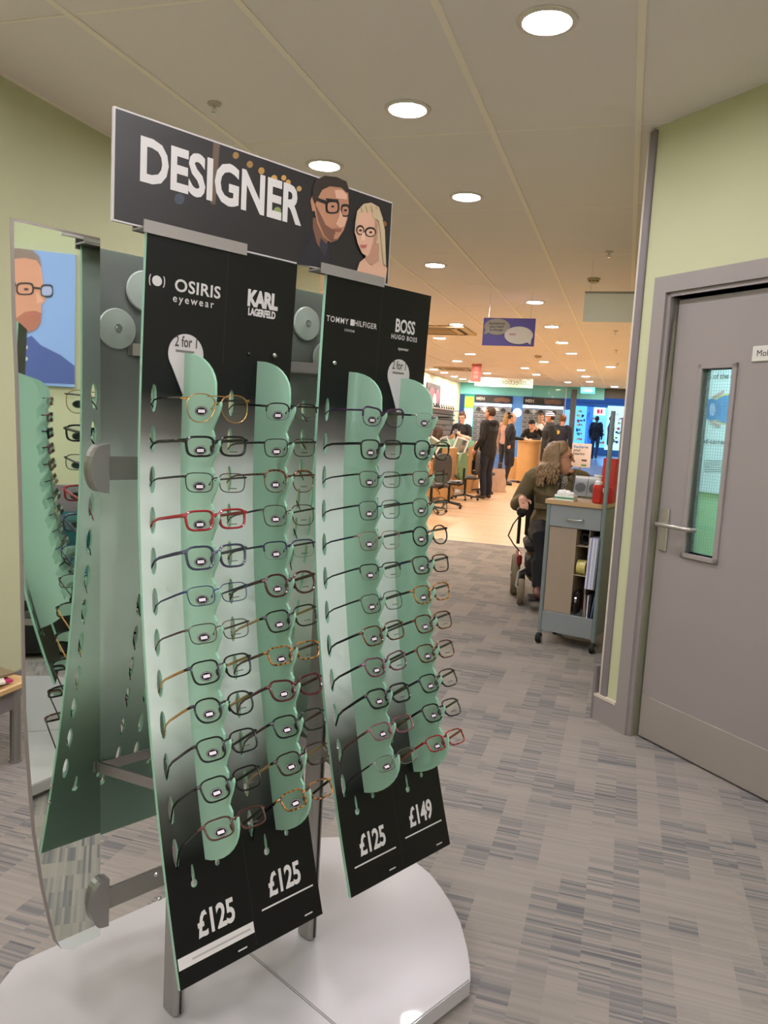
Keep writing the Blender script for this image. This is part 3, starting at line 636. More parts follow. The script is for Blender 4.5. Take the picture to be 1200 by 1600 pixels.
def glass_meshes(style, rim):
    key = (style, rim)
    if key in _g: return _g[key]
    o = lens_outline(style); rt = {'thick': .0021, 'mid': .0016, 'thin': .0009, 'half': .0011, 'brow': .0009, 'none': .0004}[rim]
    ml = MB(); ml.keep = True
    lens = {}
    for s in (-1, 1):
        q = MB(); k = len(o)
        q.add([(s * (LCX + x), .0006 + .9 * (x * x + z * z), z) for x, z in o] + [(s * LCX, 0, 0)], [(i, (i + 1) % k, k) if s > 0 else ((i + 1) % k, i, k) for i in range(k)]); q.keep = True
        lens[s] = q.mesh('lens', M_lens, True)
    fr_ = MB(); dep = 1.5 if rim in ('thick', 'mid') else 1.1
    for s in (-1, 1):
        path = [Vector((s * (LCX + x), .0006 + .9 * (x * x + z * z), z)) for x, z in o]
        if rim in ('half', 'brow'):
            up = [p_ for p_ in path if p_.z > (.001 if rim == 'brow' else -.003)]; up.sort(key=lambda p_: s * p_.x)
            fr_.tube(up, rt * (2.3 if rim == 'brow' else 1.3), 6, flat=(Vector((0, 1, 0)), dep))
            if rim == 'brow': fr_.tube(path, rt, 6, True)
            else: fr_.tube(path, .0003, 5, True)
        else: fr_.tube(path, rt, 6, True, flat=(Vector((0, 1, 0)), dep))
        hz = max(z for x, z in o) * .62; hx = max(x for x, z in o)      # hinge block
        fr_.tube([(s * (LCX + hx * .97), .001, hz), (s * (LCX + hx + .004), .003, hz), (s * (LCX + hx + .0055), .012, hz)], [rt * 1.5 + .0006, rt * 1.3 + .0008, rt + .0009], 6)
        if rim in ('thin', 'half', 'none', 'brow'):                    # nose pads
            fr_.tube([(s * .0085, .001, .004), (s * .0075, .008, .001), (s * .0085, .010, -.004)], [.0005, .0006, .0018], 5)
        else: fr_.ball((s * .0095, .004, -.004), (.0018, .0045, .0065), 8, 5)
    bz = .0055; br = max(rt * 1.25, .0011); gap = LCX - max(x for x, z in o) * .93
    fr_.tube([(-gap - .001, .0012, bz), (-gap * .5, -.0012, bz + .0025), (0, -.0018, bz + .0033), (gap * .5, -.0012, bz + .0025), (gap + .001, .0012, bz)], br, 6)
    if style == 'aviator': fr_.tube([(-.022, .001, .0185), (0, -.001, .0195), (.022, .001, .0185)], .0009, 6)
    frame = fr_.mesh('frame_front', M_black, True)
    tp = {}
    for s in (-1, 1):
        hx = LCX + max(x for x, z in o) + .0052; hz = max(z for x, z in o) * .62; th = {'thick': .0030, 'mid': .0026}.get(rim, .0019)
        q = MB(); q.tube([(s * hx, .010, hz), (s * hx, .03, hz), (s * (hx - .002), .085, hz - .001), (s * (hx - .004), .105, hz - .004), (s * (hx - .006), .128, hz - .019), (s * (hx - .006), .136, hz - .027)], [th, th, th * .9, th * .85, th * .9, th * .6], 6, flat=(Vector((1, 0, 0)), .45))
        tp[s] = q.mesh('temple', M_black, True)
    st = MB(); st.keep = True; k = 20
    cx, cz = -LCX - .001, -.0068
    st.add([(cx + a, -.0006, cz + b) for a, b in ell(0, 0, .0128, .0082, k)], [tuple(range(k))]); sticker = st.mesh('sticker', mat('sticker_black', '0c0a0c', .6, spec=.2))
    s2 = MB(); s2.keep = True
    s2.add([(cx - .0066, -.0009, cz - .0026), (cx + .0066, -.0009, cz - .0026), (cx + .0066, -.0009, cz + .0026), (cx - .0066, -.0009, cz + .0026)], [(0, 1, 2, 3)])
    s2.tube([(cx + a, -.0007, cz + b) for a, b in ell(0, 0, .0112, .0068, 18)], .0003, 4, True)
    badge = s2.mesh('sticker_print', mat('sticker_white', 'd0c8d0', .4))
    s3 = MB(); s3.keep = True; s3.add([(LCX - .008, -.0004, -.0105), (LCX + .008, -.0004, -.0105), (LCX + .008, -.0004, -.0090), (LCX - .008, -.0004, -.0090)], [(0, 1, 2, 3)])
    _g[key] = (frame, lens, tp, sticker, badge, s3.mesh('lens_print', mat('lens_ink', '3a3a3c', .5))); return _g[key]
def tortoise(name, a, b):
    if name in MATS: return MATS[name]
    m = bpy.data.materials.new(name); m.use_nodes = True; nt = m.node_tree; bs = nt.nodes['Principled BSDF']
    tc = N(nt, 'ShaderNodeTexCoord'); n = N(nt, 'ShaderNodeTexNoise'); n.inputs['Scale'].default_value = 160; n.inputs['Detail'].default_value = 2
    nt.links.new(tc.outputs['Object'], n.inputs['Vector']); nt.links.new(ramp(nt, n.outputs['Fac'], [(.42, a), (.58, b)]), bs.inputs['Base Color'])
    bs.inputs['Roughness'].default_value = .2; MATS[name] = m; return m
def fcol(c):
    T = {'black': ('0b0b0c', .22, 0), 'gold': ('c89a5a', .25, .9), 'red': ('8c1d26', .22, 0), 'slate': ('343a4c', .25, 0), 'blue': ('22345f', .3, .4), 'gunmetal': ('4a423f', .3, .7), 'brown': ('4c3028', .25, 0), 'navy': ('1c2440', .3, .3),
         'burgundy': ('4a141c', .2, 0), 'purple': ('341d3c', .25, 0), 'bronze': ('3a3432', .3, .7), 'rose': ('8a6a60', .3, .6), 'plum': ('5e2a44', .22, 0), 'grey': ('6c6c6a', .3, .5), 'silver': ('9c9c9c', .25, .9), 'copper': ('6a4034', .3, .7), 'tan': ('a98a5c', .35, 0), 'oxblood': ('3e171a', .2, 0), 'mauve': ('7a4a55', .25, 0)}
    if c == 'tortoise': return tortoise('tortoiseshell', '1a0d08', '6d3d1c')
    if c == 'amber': return tortoise('amber_tortoiseshell', '3a2010', 'b27a34')
    if c == 'darktort': return tortoise('dark_tortoiseshell', '0d0908', '3d2416')
    if c == 'redtort': return tortoise('red_tortoiseshell', '3a0a0c', 'b02c2c')
    h, r, m = T[c]; return mat('frame_' + c, h, r, m)
def glasses(style, rim, c_front, c_temple, label, M, group, full=True):
    frame, lens, tp, stk, badge, lpr = glass_meshes(style, rim)
    t = thing('eyeglasses', label, 'glasses', group=group); t.matrix_world = M
    def part(nm, me, m=None, par=t):
        o = link(nm, me, par)
        if m: o.material_slots[0].link = 'OBJECT'; o.material_slots[0].material = m
        return o
    part('frame_front', frame, fcol(c_front))
    L = None
    for s in (-1, 1):
        l_ = part('lens', lens[s]); L = l_ if s < 0 else L
        part('temple', tp[s], fcol(c_temple))
        if s > 0 and full: part('lens_print', lpr, None, l_)
    if full: part('sticker', stk); part('sticker_print', badge)
    return t
def seat(stand_m, x, z, tilt=0, roll=0):
    """matrix of a pair of glasses hung on the fin at panel x, row height z"""
    ny, nz = pnrm(z); p = on_panel(x, z - .003, .1125); yaxis = Vector((0, -ny, -nz)); zaxis = Vector((0, -nz * -1 * -1, 0))
    xaxis = Vector((1, 0, 0)); zaxis = xaxis.cross(yaxis).normalized()
    m = Matrix((xaxis, yaxis, zaxis)).transposed().to_4x4(); m.translation = p
    return stand_m @ m @ Matrix.Rotation(tilt, 4, 'X') @ Matrix.Rotation(roll, 4, 'Y')
bpy.context.view_layer.update()
SM = Matrix.Translation(SLOC) @ Matrix.Rotation(SRZ, 4, 'Z')
SETS = [  # style, rim, front, temple, description
 [('aviator', 'thin', 'gold', 'black', 'gold aviator glasses with thin double bridge'), ('rect', 'thick', 'black', 'black', 'thick black rectangular glasses'), ('rect', 'thin', 'black', 'black', 'thin black metal rectangular glasses'), ('rect', 'thick', 'red', 'red', 'bright red rectangular glasses'),
  ('square', 'thick', 'slate', 'navy', 'slate grey and navy square glasses'), ('rect', 'thin', 'blue', 'navy', 'thin blue metal rectangular glasses'), ('rect', 'thin', 'gunmetal', 'oxblood', 'gunmetal glasses with dark red temples'), ('square', 'mid', 'black', 'gold', 'black square glasses with gold temples'),
  ('panto', 'mid', 'black', 'gold', 'black rounded glasses with gold temples'), ('square', 'mid', 'black', 'black', 'glossy black square glasses'), ('square', 'mid', 'black', 'black', 'black wide square glasses'), ('rect', 'mid', 'brown', 'black', 'brown rectangular glasses with black temples')],
 [('slim', 'half', 'black', 'black', 'black half-rim slim glasses'), ('rect', 'thin', 'black', 'black', 'thin black rectangular glasses'), ('panto', 'brow', 'tortoise', 'tortoise', 'tortoiseshell browline glasses'), ('square', 'thin', 'darktort', 'black', 'dark tortoiseshell thin square glasses'),
  ('rect', 'half', 'navy', 'black', 'navy half-rim glasses'), ('panto', 'thick', 'oxblood', 'oxblood', 'dark oxblood rounded glasses'), ('square', 'mid', 'black', 'tan', 'black square glasses with patterned beige temples'), ('rect', 'mid', 'amber', 'brown', 'amber tortoiseshell rectangular glasses'),
  ('cat', 'thick', 'burgundy', 'burgundy', 'burgundy cat-eye glasses'), ('square', 'mid', 'black', 'brown', 'black square glasses with brown temples'), ('square', 'mid', 'darktort', 'tan', 'dark tortoiseshell glasses with beige temples'), ('rect', 'mid', 'amber', 'black', 'amber tortoiseshell glasses with black temples')],
 [('cat', 'brow', 'purple', 'purple', 'purple browline cat-eye glasses'), ('square', 'mid', 'black', 'black', 'black square glasses'), ('rect', 'thin', 'bronze', 'black', 'dark bronze metal rectangular glasses'), ('square', 'thin', 'navy', 'black', 'thin navy metal square glasses'),
  ('square', 'thin', 'rose', 'navy', 'rose metal glasses with navy temples'), ('rect', 'half', 'black', 'black', 'black half-rim glasses with broad temples'), ('square', 'thin', 'black', 'black', 'thin black metal square glasses'), ('square', 'mid', 'tortoise', 'black', 'brown tortoiseshell square glasses'),
  ('cat', 'mid', 'plum', 'black', 'plum cat-eye glasses with black temples'), ('square', 'thick', 'black', 'black', 'thick black square glasses'), ('rect', 'mid', 'mauve', 'brown', 'mauve rectangular glasses with brown temples'), ('slim', 'thin', 'grey', 'black', 'grey thin-rimmed glasses with black temples')],
 [('slim', 'none', 'silver', 'black', 'nearly rimless silver glasses with black temples'), ('panto', 'mid', 'black', 'black', 'black rounded glasses'), ('rect', 'thin', 'copper', 'black', 'thin copper metal glasses'), ('panto', 'thin', 'darktort', 'black', 'thin dark tortoiseshell glasses'),
  ('round', 'mid', 'black', 'bronze', 'black round glasses with bronze temples'), ('square', 'mid', 'darktort', 'navy', 'dark tortoiseshell glasses with navy temples'), ('square', 'mid', 'amber', 'black', 'light amber tortoiseshell square glasses'), ('square', 'mid', 'tortoise', 'black', 'tortoiseshell square glasses with black temples'),
  ('square', 'mid', 'tortoise', 'bronze', 'tortoiseshell square glasses with bronze temples'), ('square', 'mid', 'black', 'bronze', 'black square glasses with bronze temples'), ('square', 'mid', 'black', 'black', 'glossy black wide square glasses'), ('rect', 'mid', 'redtort', 'red', 'mottled red rectangular glasses')]]
ORD = ['top', 'second', 'third', 'fourth', 'fifth', 'sixth', 'seventh', 'eighth', 'ninth', 'tenth', 'eleventh', 'bottom']
COLN = ['below OSIRIS', 'below KARL', 'below TOMMY', 'below BOSS']
for ci in range(4):
    px = PX0[ci // 2] + FINX[ci % 2]
    for ri in range(12):
        st_, rim, a, b, desc = SETS[ci][ri]
        glasses(st_, rim, a, b, f'{desc}, {ORD[ri]} row of the column {COLN[ci]}', seat(SM, px, ROWS[ri], -TILT[ri] + R(random.uniform(-2, 2)), R(random.uniform(-2, 2))), 'eyeglasses on the front of the designer stand')
SMB = SM @ Matrix.Rotation(PI, 4, 'Z')
for ci, px in ((0, -(PX0[0] + PW) + FINX[1]), (1, -(PX0[0] + PW) + FINX[0]), (2, -(PX0[1] + PW) + FINX[1])):
    for ri in range(12):
        glasses('square', 'mid', 'black', 'black', 'black glasses on the rear panels showing only temple ends through slots', seat(SMB, px, ROWS[ri], -TILT[ri] + R(random.uniform(-2, 2)), R(random.uniform(-3, 3))), 'glasses on the rear panels of the designer stand', False)
# ================================================================== CEILING FITTINGS AND HANGING SIGNS
def downlight(p, label, r=.078, power=LAMP, col='f9f4fa', n=20):
    t = thing('downlight', label, 'downlight', (p[0], p[1], ZC - .0005), group='recessed downlights in the tiled ceiling')
    key = ('dl', round(r, 3), power, col)
    if key not in _g:
        _g[key] = (MB().lathe([(r, -.001), (r + .004, -.007), (r + .022, -.004), (r + .024, 0)], n).mesh('trim_ring', mat('trim_ring_white', 'cfc9bd', .4), True),
                   MB().lathe([(r * .98, -.003), (r, -.001)], n).mesh('lamp', mat('lamp_%s_%d' % (col, power), col, .5, emit=power), True))
    link('trim_ring', _g[key][0], t); link('lamp', _g[key][1], t); return t
near = [((855, 33), 'large downlight nearest the top edge, above the door wall'), ((637, 170), 'bright downlight above the right end of the DESIGNER board'), ((507, 258), 'downlight just above the portraits on the DESIGNER board'), ((729, 307), 'downlight alone in the middle of the ceiling, right of the DESIGNER board'), ((680, 414), 'downlight right of the black BOSS panel top')]
for (px, lab) in near: downlight(atz(*px, ZC), lab)
for (p, lab) in [((-1.66, 1.5), 0), ((-2.25, .9), 0), ((-2.25, -.4), 0), ((-1.66, .3), 0), ((-1.02, 1.9), 0), ((-1.66, -1.0), 0), ((-1.66, -2.4), 0)] + [((x, y), 0) for x in (-.37, .55, 1.4, 2.2) for y in (-2.6, -1.4, -.2, 1.0)]:  # unseen downlights added to throw more light onto the stand
    downlight(p, 'downlight behind the viewer, unseen, added to light the stand', .079, LAMP, n=8)
far = [(836, 472), (862, 510), (878, 535), (893, 552), (850, 565), (954, 573), (908, 578), (915, 588), (921, 596), (887, 597), (820, 575), (761, 583), (687, 528), (735, 553), (714, 564), (838, 585), (960, 604), (678, 577), (694, 582), (710, 588), (723, 592), (737, 596)]
FL = ['downlight right of the purple speech bubble sign', 'downlight below and right of the purple sign, second in its row', 'third downlight in the row right of the purple sign', 'fourth downlight in the row right of the purple sign', 'small far downlight under the purple sign, right of a smoke detector', 'far downlight alone near the right wall', 'distant downlight above the exit sign, nearest of three', 'distant downlight above the exit sign, middle of three', 'distant downlight above the exit sign, last of three', 'tiny distant downlight left of the exit sign', 'distant downlight above the Collections sign, right end', 'distant downlight above the red hanging sign', 'downlight under the air conditioning unit', 'downlight under the left half of the purple sign', 'far downlight left of the red hanging sign', 'tiny downlight right of the Collections sign', 'most distant downlight by the right wall']
for i, px in enumerate(far):
    lab = FL[i] if i < len(FL) else 'downlight %s along the far cream wall' % ['nearest in the close row', 'second in the close row', 'third in the close row', 'fourth in the close row', 'last in the close row'][i - 17]
    downlight(atz(*px, ZC), lab, .095 if i > 10 else .085, LAMP_FAR, 'ffeada' if i < 17 else 'fff0da', 14)
for (x, y) in ((-2.3, 8.2), (-3.5, 9.0), (-4.6, 9.5), (-2.3, 10.5), (-4.6, 12), (-4.2, 14.5)): downlight((x, y), 'downlight hidden behind the display stand', .085, LAMP_FAR, 'ffeada', 14)
def sprinkler(px, lab):
    p = atz(*px, ZC); t = thing('sprinkler', lab, 'sprinkler', p, group='ceiling sprinkler heads')
    MB().lathe([(.030, 0), (.028, -.006), (.012, -.010), (0, -.010)], 16).build('rosette', mat('sprinkler_white', 'b5aca0', .4), t, True)
    b = MB(); b.tube([(0, 0, -.008), (0, 0, -.022)], .007, 8); b.tube([(.007, 0, -.02), (.011, 0, -.03), (.004, 0, -.042)], .0018, 6); b.tube([(-.007, 0, -.02), (-.011, 0, -.03), (-.004, 0, -.042)], .0018, 6); b.tube([(0, 0, -.02), (0, 0, -.042)], .0022, 6)
    b.build('frame_arms', M_steel, t); MB().lathe([(.013, -.044), (.013, -.042), (0, -.042)], 10).build('deflector', M_steel, t)
for px, lab in (((335, 162), 'sprinkler head above the DESIGNER board'), ((952, 393), 'sprinkler head above the smoke detector by the door wall'), ((962, 517), 'sprinkler head below the blank white hanging board'), ((963, 547), 'second sprinkler head below the white hanging board'), ((965, 568), 'small sprinkler head beside a far downlight')): sprinkler(px, lab)
def smoke(px, lab, r=.055):
    p = atz(*px, ZC); t = thing('smoke_detector', lab, 'smoke detector', p)
    MB().lathe([(r, 0), (r, -.012), (r * .9, -.018)], 20).build('base', mat('detector_cream', 'b3a684', .5), t, True)
    MB().lathe([(r * .75, -.018), (r * .7, -.034), (r * .4, -.042), (0, -.044)], 20).build('sensor', mat('detector_cream'), t, True)
    v = MB(); [v.box((r * .72 * math.cos(a), r * .72 * math.sin(a), -.026), (.012, .012, .006), Matrix.Rotation(a, 3, 'Z')) for a in [i * PI / 4 for i in range(8)]]; v.build('vent', M_black, t)
smoke((928, 435), 'smoke detector above the blank white hanging board'); smoke((841, 556), 'small smoke detector below the purple speech bubble sign', .07)
def cassette(px, lab, w, d):
    p = atz(*px, ZC); t = thing('air_conditioner', lab, 'air conditioner', p)
    m = mat('cassette_cream', 'c8b493', .6); b = MB(); b.box((0, 0, -.012), (w, d, .024), bev=.01); b.build('fascia', m, t)
    MB().box((0, 0, -.03), (w * .5, d * .5, .012), bev=.004).build('intake_grille', mat('cassette_grille', 'a08a68', .7), t)  # grille in a darker tan than the fascia
    for s in (-1, 1): MB().box((0, s * d * .38, -.0255), (w * .7, .05, .004)).build('louvre', mat('louvre_dark', '2c2620', .7), t); MB().box((s * w * .38, 0, -.0255), (.05, d * .7, .004)).build('louvre', mat('louvre_dark'), t)
cassette((684, 515), 'air conditioning cassette in the ceiling beside the BOSS panel', .95, .95); cassette((712, 576), 'dark far ceiling vent above the cream wall', .9, .9)
# hanging boards
def hang(name, lab, cat, p0, p1, m, th=.012, wires=True, rz=0):
    """p0 upper-left, p1 lower-right corner at one depth"""
    c = Vector(((p0.x + p1.x) / 2, p0.y, 0)); t = thing(name, lab, cat, (c.x, c.y, p0.z), rz); w_ = p1.x - p0.x; h_ = p0.z - p1.z
    MB().span((-w_ / 2, 0, -h_), (w_ / 2, th, 0)).build('board', m, t)
    if wires:
        for s in (-1, 1): MB().cyl((s * w_ * .4, th / 2, 0), (s * w_ * .4, th / 2, ZC - p0.z), .0015, n=5).build('wire', M_steel, t)
    return t, w_, h_
t, w_, h_ = hang('hanging_sign', 'purple hanging sign with two white speech bubbles', 'sign', at(756, 496.5, 8), at(834, 541.5, 8), mat('sign_purple', '6457b8', .4))
def bubble(cx, cz, rx, rz, tail, m, k, nm):
    pts = ell(cx, cz, rx, rz, 28); i = min(range(28), key=lambda j: (pts[j][0] - tail[0]) ** 2 + (pts[j][1] - tail[1]) ** 2)
    pts = pts[:i] + [tail] + pts[i + 1:]
    mb = MB(); mb.prism(pts, -.0012 * k - .001, -.0012 * k); mb.build(nm, m, t)
def fx(x): return (x - 755) / (834.5 - 755) * w_ - w_ / 2
def fz(y): return -(y - 497) / (541 - 497) * h_
sx_ = w_ / 79.5; sz_ = h_ / 44
bubble(fx(776.5), fz(511.5), 20.3 * sx_, 13.2 * sz_, (fx(757.5), fz(523.5)), M_black, 0.6, 'bubble_shadow'); bubble(fx(776.5), fz(511), 20 * sx_, 13 * sz_, (fx(757), fz(523.5)), mat('bubble_grey', 'b8b2ae', .5), 1, 'speech_bubble')
bubble(fx(810.5), fz(525), 22 * sx_, 14.2 * sz_, (fx(830), fz(539.5)), M_black, 1.6, 'bubble_shadow'); bubble(fx(810.5), fz(524), 21.8 * sx_, 14 * sz_, (fx(829.5), fz(538.5)), mat('bubble_white_glare', 'f4eeee', .4), 2, 'speech_bubble')  # second bubble's white is raised to hold its bright reflection
for k, s_ in enumerate(('Sometimes', 'you need', 'a change')): lettering(s_, .037, M_print_k, t, lambda u, v: (fx(776) + u, -.0032, fz(507.5 + k * 5) + v), .0003)
MB().span((fx(796), -.0044, fz(524)), (fx(806), -.0036, fz(521))).build('faint_print', mat('faint_ink', 'd9b4c4', .6), t)
t, w_, h_ = hang('hanging_board', 'blank white hanging board beside the corner of the door wall', 'sign', at(914, 456, 6.5), at(999, 504, 6.5), mat('board_white', 'f0f0e6', .5))
MB().span((-w_ / 2, -.004, -.012), (w_ / 2, .016, .004)).build('top_rail', mat('rail_grey', '9a958c', .4), t)
t, w_, h_ = hang('hanging_sign', 'wide white sign reading Collections seen mirrored from behind', 'sign', at(742, 589, 20), at(832, 606.5, 20), mat('board_cream', 'bab4a6', .5))
lettering('Collections', .2, mat('collections_ink', '3f6a4c', .6), t, lambda u, v: (-u * .92 + .28, -.002, -h_ * .68 + v))
t, w_, h_ = hang('hanging_sign', 'small red hanging sign seen at an angle above the desks', 'sign', at(737, 567, 17), at(751, 597, 17), mat('sign_red', 'b5544c', .5), rz=R(-8))
for k in range(3): MB().span((-.05, -.003, -.14 - k * .09), (.05, -.001, -.08 - k * .09)).build('faint_print', mat('sign_red_ink', 'c97a70', .5), t)
t, w_, h_ = hang('exit_sign', 'lit green and white exit sign hanging over the entrance', 'exit sign', at(908, 605, 20), at(929, 615, 20), mat('exit_cyan', '35c8d8', .4, emit=1.6), .05)
MB().span((-.10, -.004, -h_ * .68), (.10, -.001, -h_ * .35)).build('exit_arrow', mat('exit_white', 'ffffff', .4, emit=2.5), t)
# ================================================================== PEOPLE (front faces -y; sizes for 1.75 m, scaled)
def limb(mb, pts, rads, n=12):
    """rounded tube; radius may be (rx, ry): half widths along x and y for upright runs"""
    P = [Vector(p) for p in pts]; rr = [(r, r) if isinstance(r, (int, float)) else r for r in rads]
    rows = []
    def ring(c, t, r, s):
        if abs(t.z) > .75: a = Vector((1, 0, 0)); a = (a - t * a.dot(t)).normalized(); b = t.cross(a); k = (r[0], r[1])
        else: a = (Vector((0, 0, 1)) - t * t.z).normalized(); b = t.cross(a); k = (r[1], r[0])
        return [c + a * (k[0] * s * math.cos(2 * PI * j / n)) + b * (k[1] * s * math.sin(2 * PI * j / n)) for j in range(n)]
    k = len(P)
    T = [((P[min(i + 1, k - 1)] - P[max(i - 1, 0)]).normalized()) for i in range(k)]
    r0 = min(rr[0]); r1 = min(rr[-1])
    for q in (.95, .6): rows.append(ring(P[0] - T[0] * r0 * .6 * q, T[0], rr[0], math.sqrt(max(0, 1 - q * q))))
    for i in range(k): rows.append(ring(P[i], T[i], rr[i], 1))
    for q in (.6, .95): rows.append(ring(P[-1] + T[-1] * r1 * .6 * q, T[-1], rr[-1], math.sqrt(max(0, 1 - q * q))))
    vs = [p for r in rows for p in r]; fs = []
    for i in range(len(rows) - 1):
        for j in range(n): fs.append((i * n + j, i * n + (j + 1) % n, (i + 1) * n + (j + 1) % n, (i + 1) * n + j))
    fs += [tuple(range(n))[::-1], tuple(range((len(rows) - 1) * n, len(rows) * n))]
    mb.add(vs, fs)
BASE = dict(pelvis=(0, 0, .95), waist=(0, 0, 1.10), chest=(0, .005, 1.30), neck=(0, .015, 1.47), head=(0, -.015, 1.625),
            shL=(-.185, .01, 1.415), shR=(.185, .01, 1.415), elL=(-.235, .03, 1.14), elR=(.235, .03, 1.14), wrL=(-.235, -.06, .90), wrR=(.235, -.06, .90),
            hiL=(-.09, 0, .92), hiR=(.09, 0, .92), knL=(-.10, -.02, .50), knR=(.10, -.02, .50), anL=(-.10, .02, .085), anR=(.10, .02, .085), toL=(-.115, -.13, .03), toR=(.115, -.13, .03))
def hand(mb, wr, d, palm_n, side, s=1):
    """palm and five unequal, slightly curled fingers; d = direction of the fingers, palm_n = the way the palm faces"""
    d = Vector(d).normalized(); pn = Vector(palm_n); pn = (pn - d * pn.dot(d)).normalized(); lat = d.cross(pn) * side; w = Vector(wr)
    limb(mb, [w, w + d * .03 * s, w + d * .075 * s], [.026 * s, .034 * s, .036 * s], 10)
    for i, (o, L) in enumerate(((-.028, .062), (-.010, .074), (.010, .070), (.028, .055))):
        b = w + d * .085 * s + lat * o * s; m_ = b + (d * .62 + pn * .22) * L * s; e = m_ + (d * .30 + pn * .36) * L * s
        limb(mb, [b, m_, e], [.0095 * s, .0088 * s, .0075 * s], 7)
    b = w + d * .03 * s - lat * .03 * s; m_ = b + (d * .6 - lat * .6) * .045 * s; e = m_ + (d * .85 + pn * .3) * .03 * s
    limb(mb, [b, m_, e], [.012 * s, .0105 * s, .0085 * s], 7)
def person(label, loc, rz, height, mats, pose=None, hair='short', hair_m=None, top_len=.93, bulk=1.0, sleeve='long', skirt=False, extra=None, voxel=.0105, head_turn=0, head_tilt=0, hat=None, legs=True, female=False, hands=None, cat='person', hood=False, spectacles=None):
    J = {k: Vector(v) for k, v in BASE.items()}
    if pose: J.update({k: Vector(v) for k, v in pose.items()})
    t = thing('person', label, cat, loc, rz)
    parts = []                                   # (tag, MB)
    def P(tagname): mb = MB(); parts.append((tagname, mb)); return mb
    b = bulk; fem = .92 if female else 1
    top = P('top')
    limb(top, [J['pelvis'] + Vector((0, 0, top_len - .95)), J['pelvis'] * .5 + J['waist'] * .5, J['waist'], J['chest'], J['chest'] * .45 + J['neck'] * .55 + Vector((0, .005, 0)), J['neck'] + Vector((0, .01, -.02))],
         [(.165 * b, .115 * b), (.160 * b, .115 * b), (.148 * b * fem, .110 * b), (.178 * b * fem, .125 * b), (.155 * b * fem, .095 * b), (.072, .066)], 16)
    limb(top, [J['shL'] + (J['neck'] - J['shL']) * .45, J['shL']], [.062 * b, .062 * b]); limb(top, [J['shR'] + (J['neck'] - J['shR']) * .45, J['shR']], [.062 * b, .062 * b])
    if hood: limb(P('top'), [J['neck'] + Vector((-.08, .07, -.02)), J['neck'] + Vector((0, .10, -.03)), J['neck'] + Vector((.08, .07, -.02))], [.045, .065, .045])
    for s, sd in (('L', -1), ('R', 1)):
        sh, el, wr = J['sh' + s], J['el' + s], J['wr' + s]
        limb(P('top'), [sh, sh * .5 + el * .5, el * .85 + sh * .15], [.060 * b, .054 * b, .049 * b])
        fo = P('top' if sleeve == 'long' else 'skin'); limb(fo, [el * .9 + sh * .1, el, el * .4 + wr * .6, wr * .96 + el * .04], [.047 * b, .047 * b, .040 * b, .034 * b])
        hd = P('skin'); dr = (wr - el).normalized(); hs = (hands or {}).get(s, {})
        hand(hd, wr, hs.get('d', dr), hs.get('n', (-sd, 0, 0) if abs(dr.z) > .6 else (0, 0, -1)), sd * hs.get('side', 1))
        if legs:
            hi, kn, an, to = J['hi' + s], J['kn' + s], J['an' + s], J['to' + s]
            limb(P('bottom' if not skirt else 'tights'), [hi, hi * .5 + kn * .5, kn, kn * .5 + an * .5 + Vector((0, .012, 0)), an], [.088 * b, .076 * b, .058 * b, .055 * b, .045 * b] if not skirt else [.08, .07, .05, .047, .034])
            limb(P('shoe'), [an + Vector((0, .03, -.045)), an * .5 + to * .5 + Vector((0, 0, -.01)), to], [(.042, .040), (.045, .038), (.042, .028)])
    if skirt: limb(P('bottom'), [J['pelvis'] + Vector((0, 0, .08)), J['hiL'] * .5 + J['hiR'] * .5, J['knL'] * .5 + J['knR'] * .5 + Vector((0, 0, .10)), J['knL'] * .5 + J['knR'] * .5], [(.15, .11), (.17, .12), (.165, .12), (.15, .11)], 16)
    elif legs: limb(P('bottom'), [J['pelvis'] + Vector((0, 0, .06)), J['hiL'] * .5 + J['hiR'] * .5 + Vector((0, 0, -.03))], [(.15 * b, .105 * b), (.15 * b, .105 * b)], 16)
    # head in its own frame
    HM = Matrix.Translation(J['head']) @ Matrix.Rotation(head_turn, 4, 'Z') @ Matrix.Rotation(head_tilt, 4, 'X')
    H = lambda x, y, z: HM @ Vector((x, y, z))
    nk = P('skin'); limb(nk, [J['neck'] + Vector((0, .005, -.05)), J['neck'] * .5 + J['head'] * .5 + Vector((0, .02, -.01)), J['head'] + Vector((0, .02, -.02))], [.060 * fem, .053 * fem, .052 * fem])
    def hpart(tg, pts, rads, n=14):
        mb = MB(); limb(mb, pts, rads, n); mb.v = [tuple(HM @ Vector(v)) for v in mb.v]; parts.append((tg, mb))
    hpart('skin', [(0, -.042, -.108), (0, -.028, -.085), (0, -.008, -.045), (0, .004, .0), (0, .008, .045), (0, .010, .085), (0, .012, .108)], [(.030, .042), (.050, .062), (.064, .080), (.073, .092), (.076, .097), (.066, .085), (.040, .050)], 18)
    hpart('skin', [(0, -.092, .018), (0, -.100, -.008), (0, -.106, -.024)], [.008, .010, .0125], 8)                  # nose
    hpart('skin', [(0, -.080, -.100), (0, -.082, -.092)], [.023, .022], 8)                                            # chin
    for s in (-1, 1):
        hpart('skin', [(s * .076, .012, -.030), (s * .080, .016, .0), (s * .078, .016, .020)], [(.007, .014), (.008, .019), (.006, .015)], 8)   # ear
        hpart('skin', [(s * .012, -.090, .030), (s * .048, -.078, .034)], [.011, .010], 8)                            # brow ridge
        hpart('eye', [(s * .030, -.0835, .012), (s * .032, -.0835, .012)], [.0082, .0082], 8)
        hpart('brow', [(s * .014, -.099, .034), (s * .048, -.083, .037)], [.003, .0022], 6)
    hpart('lip', [(-.022, -.084, -.058), (0, -.0925, -.058), (.022, -.084, -.058)], [.004, .0062, .004], 8)
    for tg, mb in (extra(J, P) or []) if extra else []: parts.append((tg, mb))
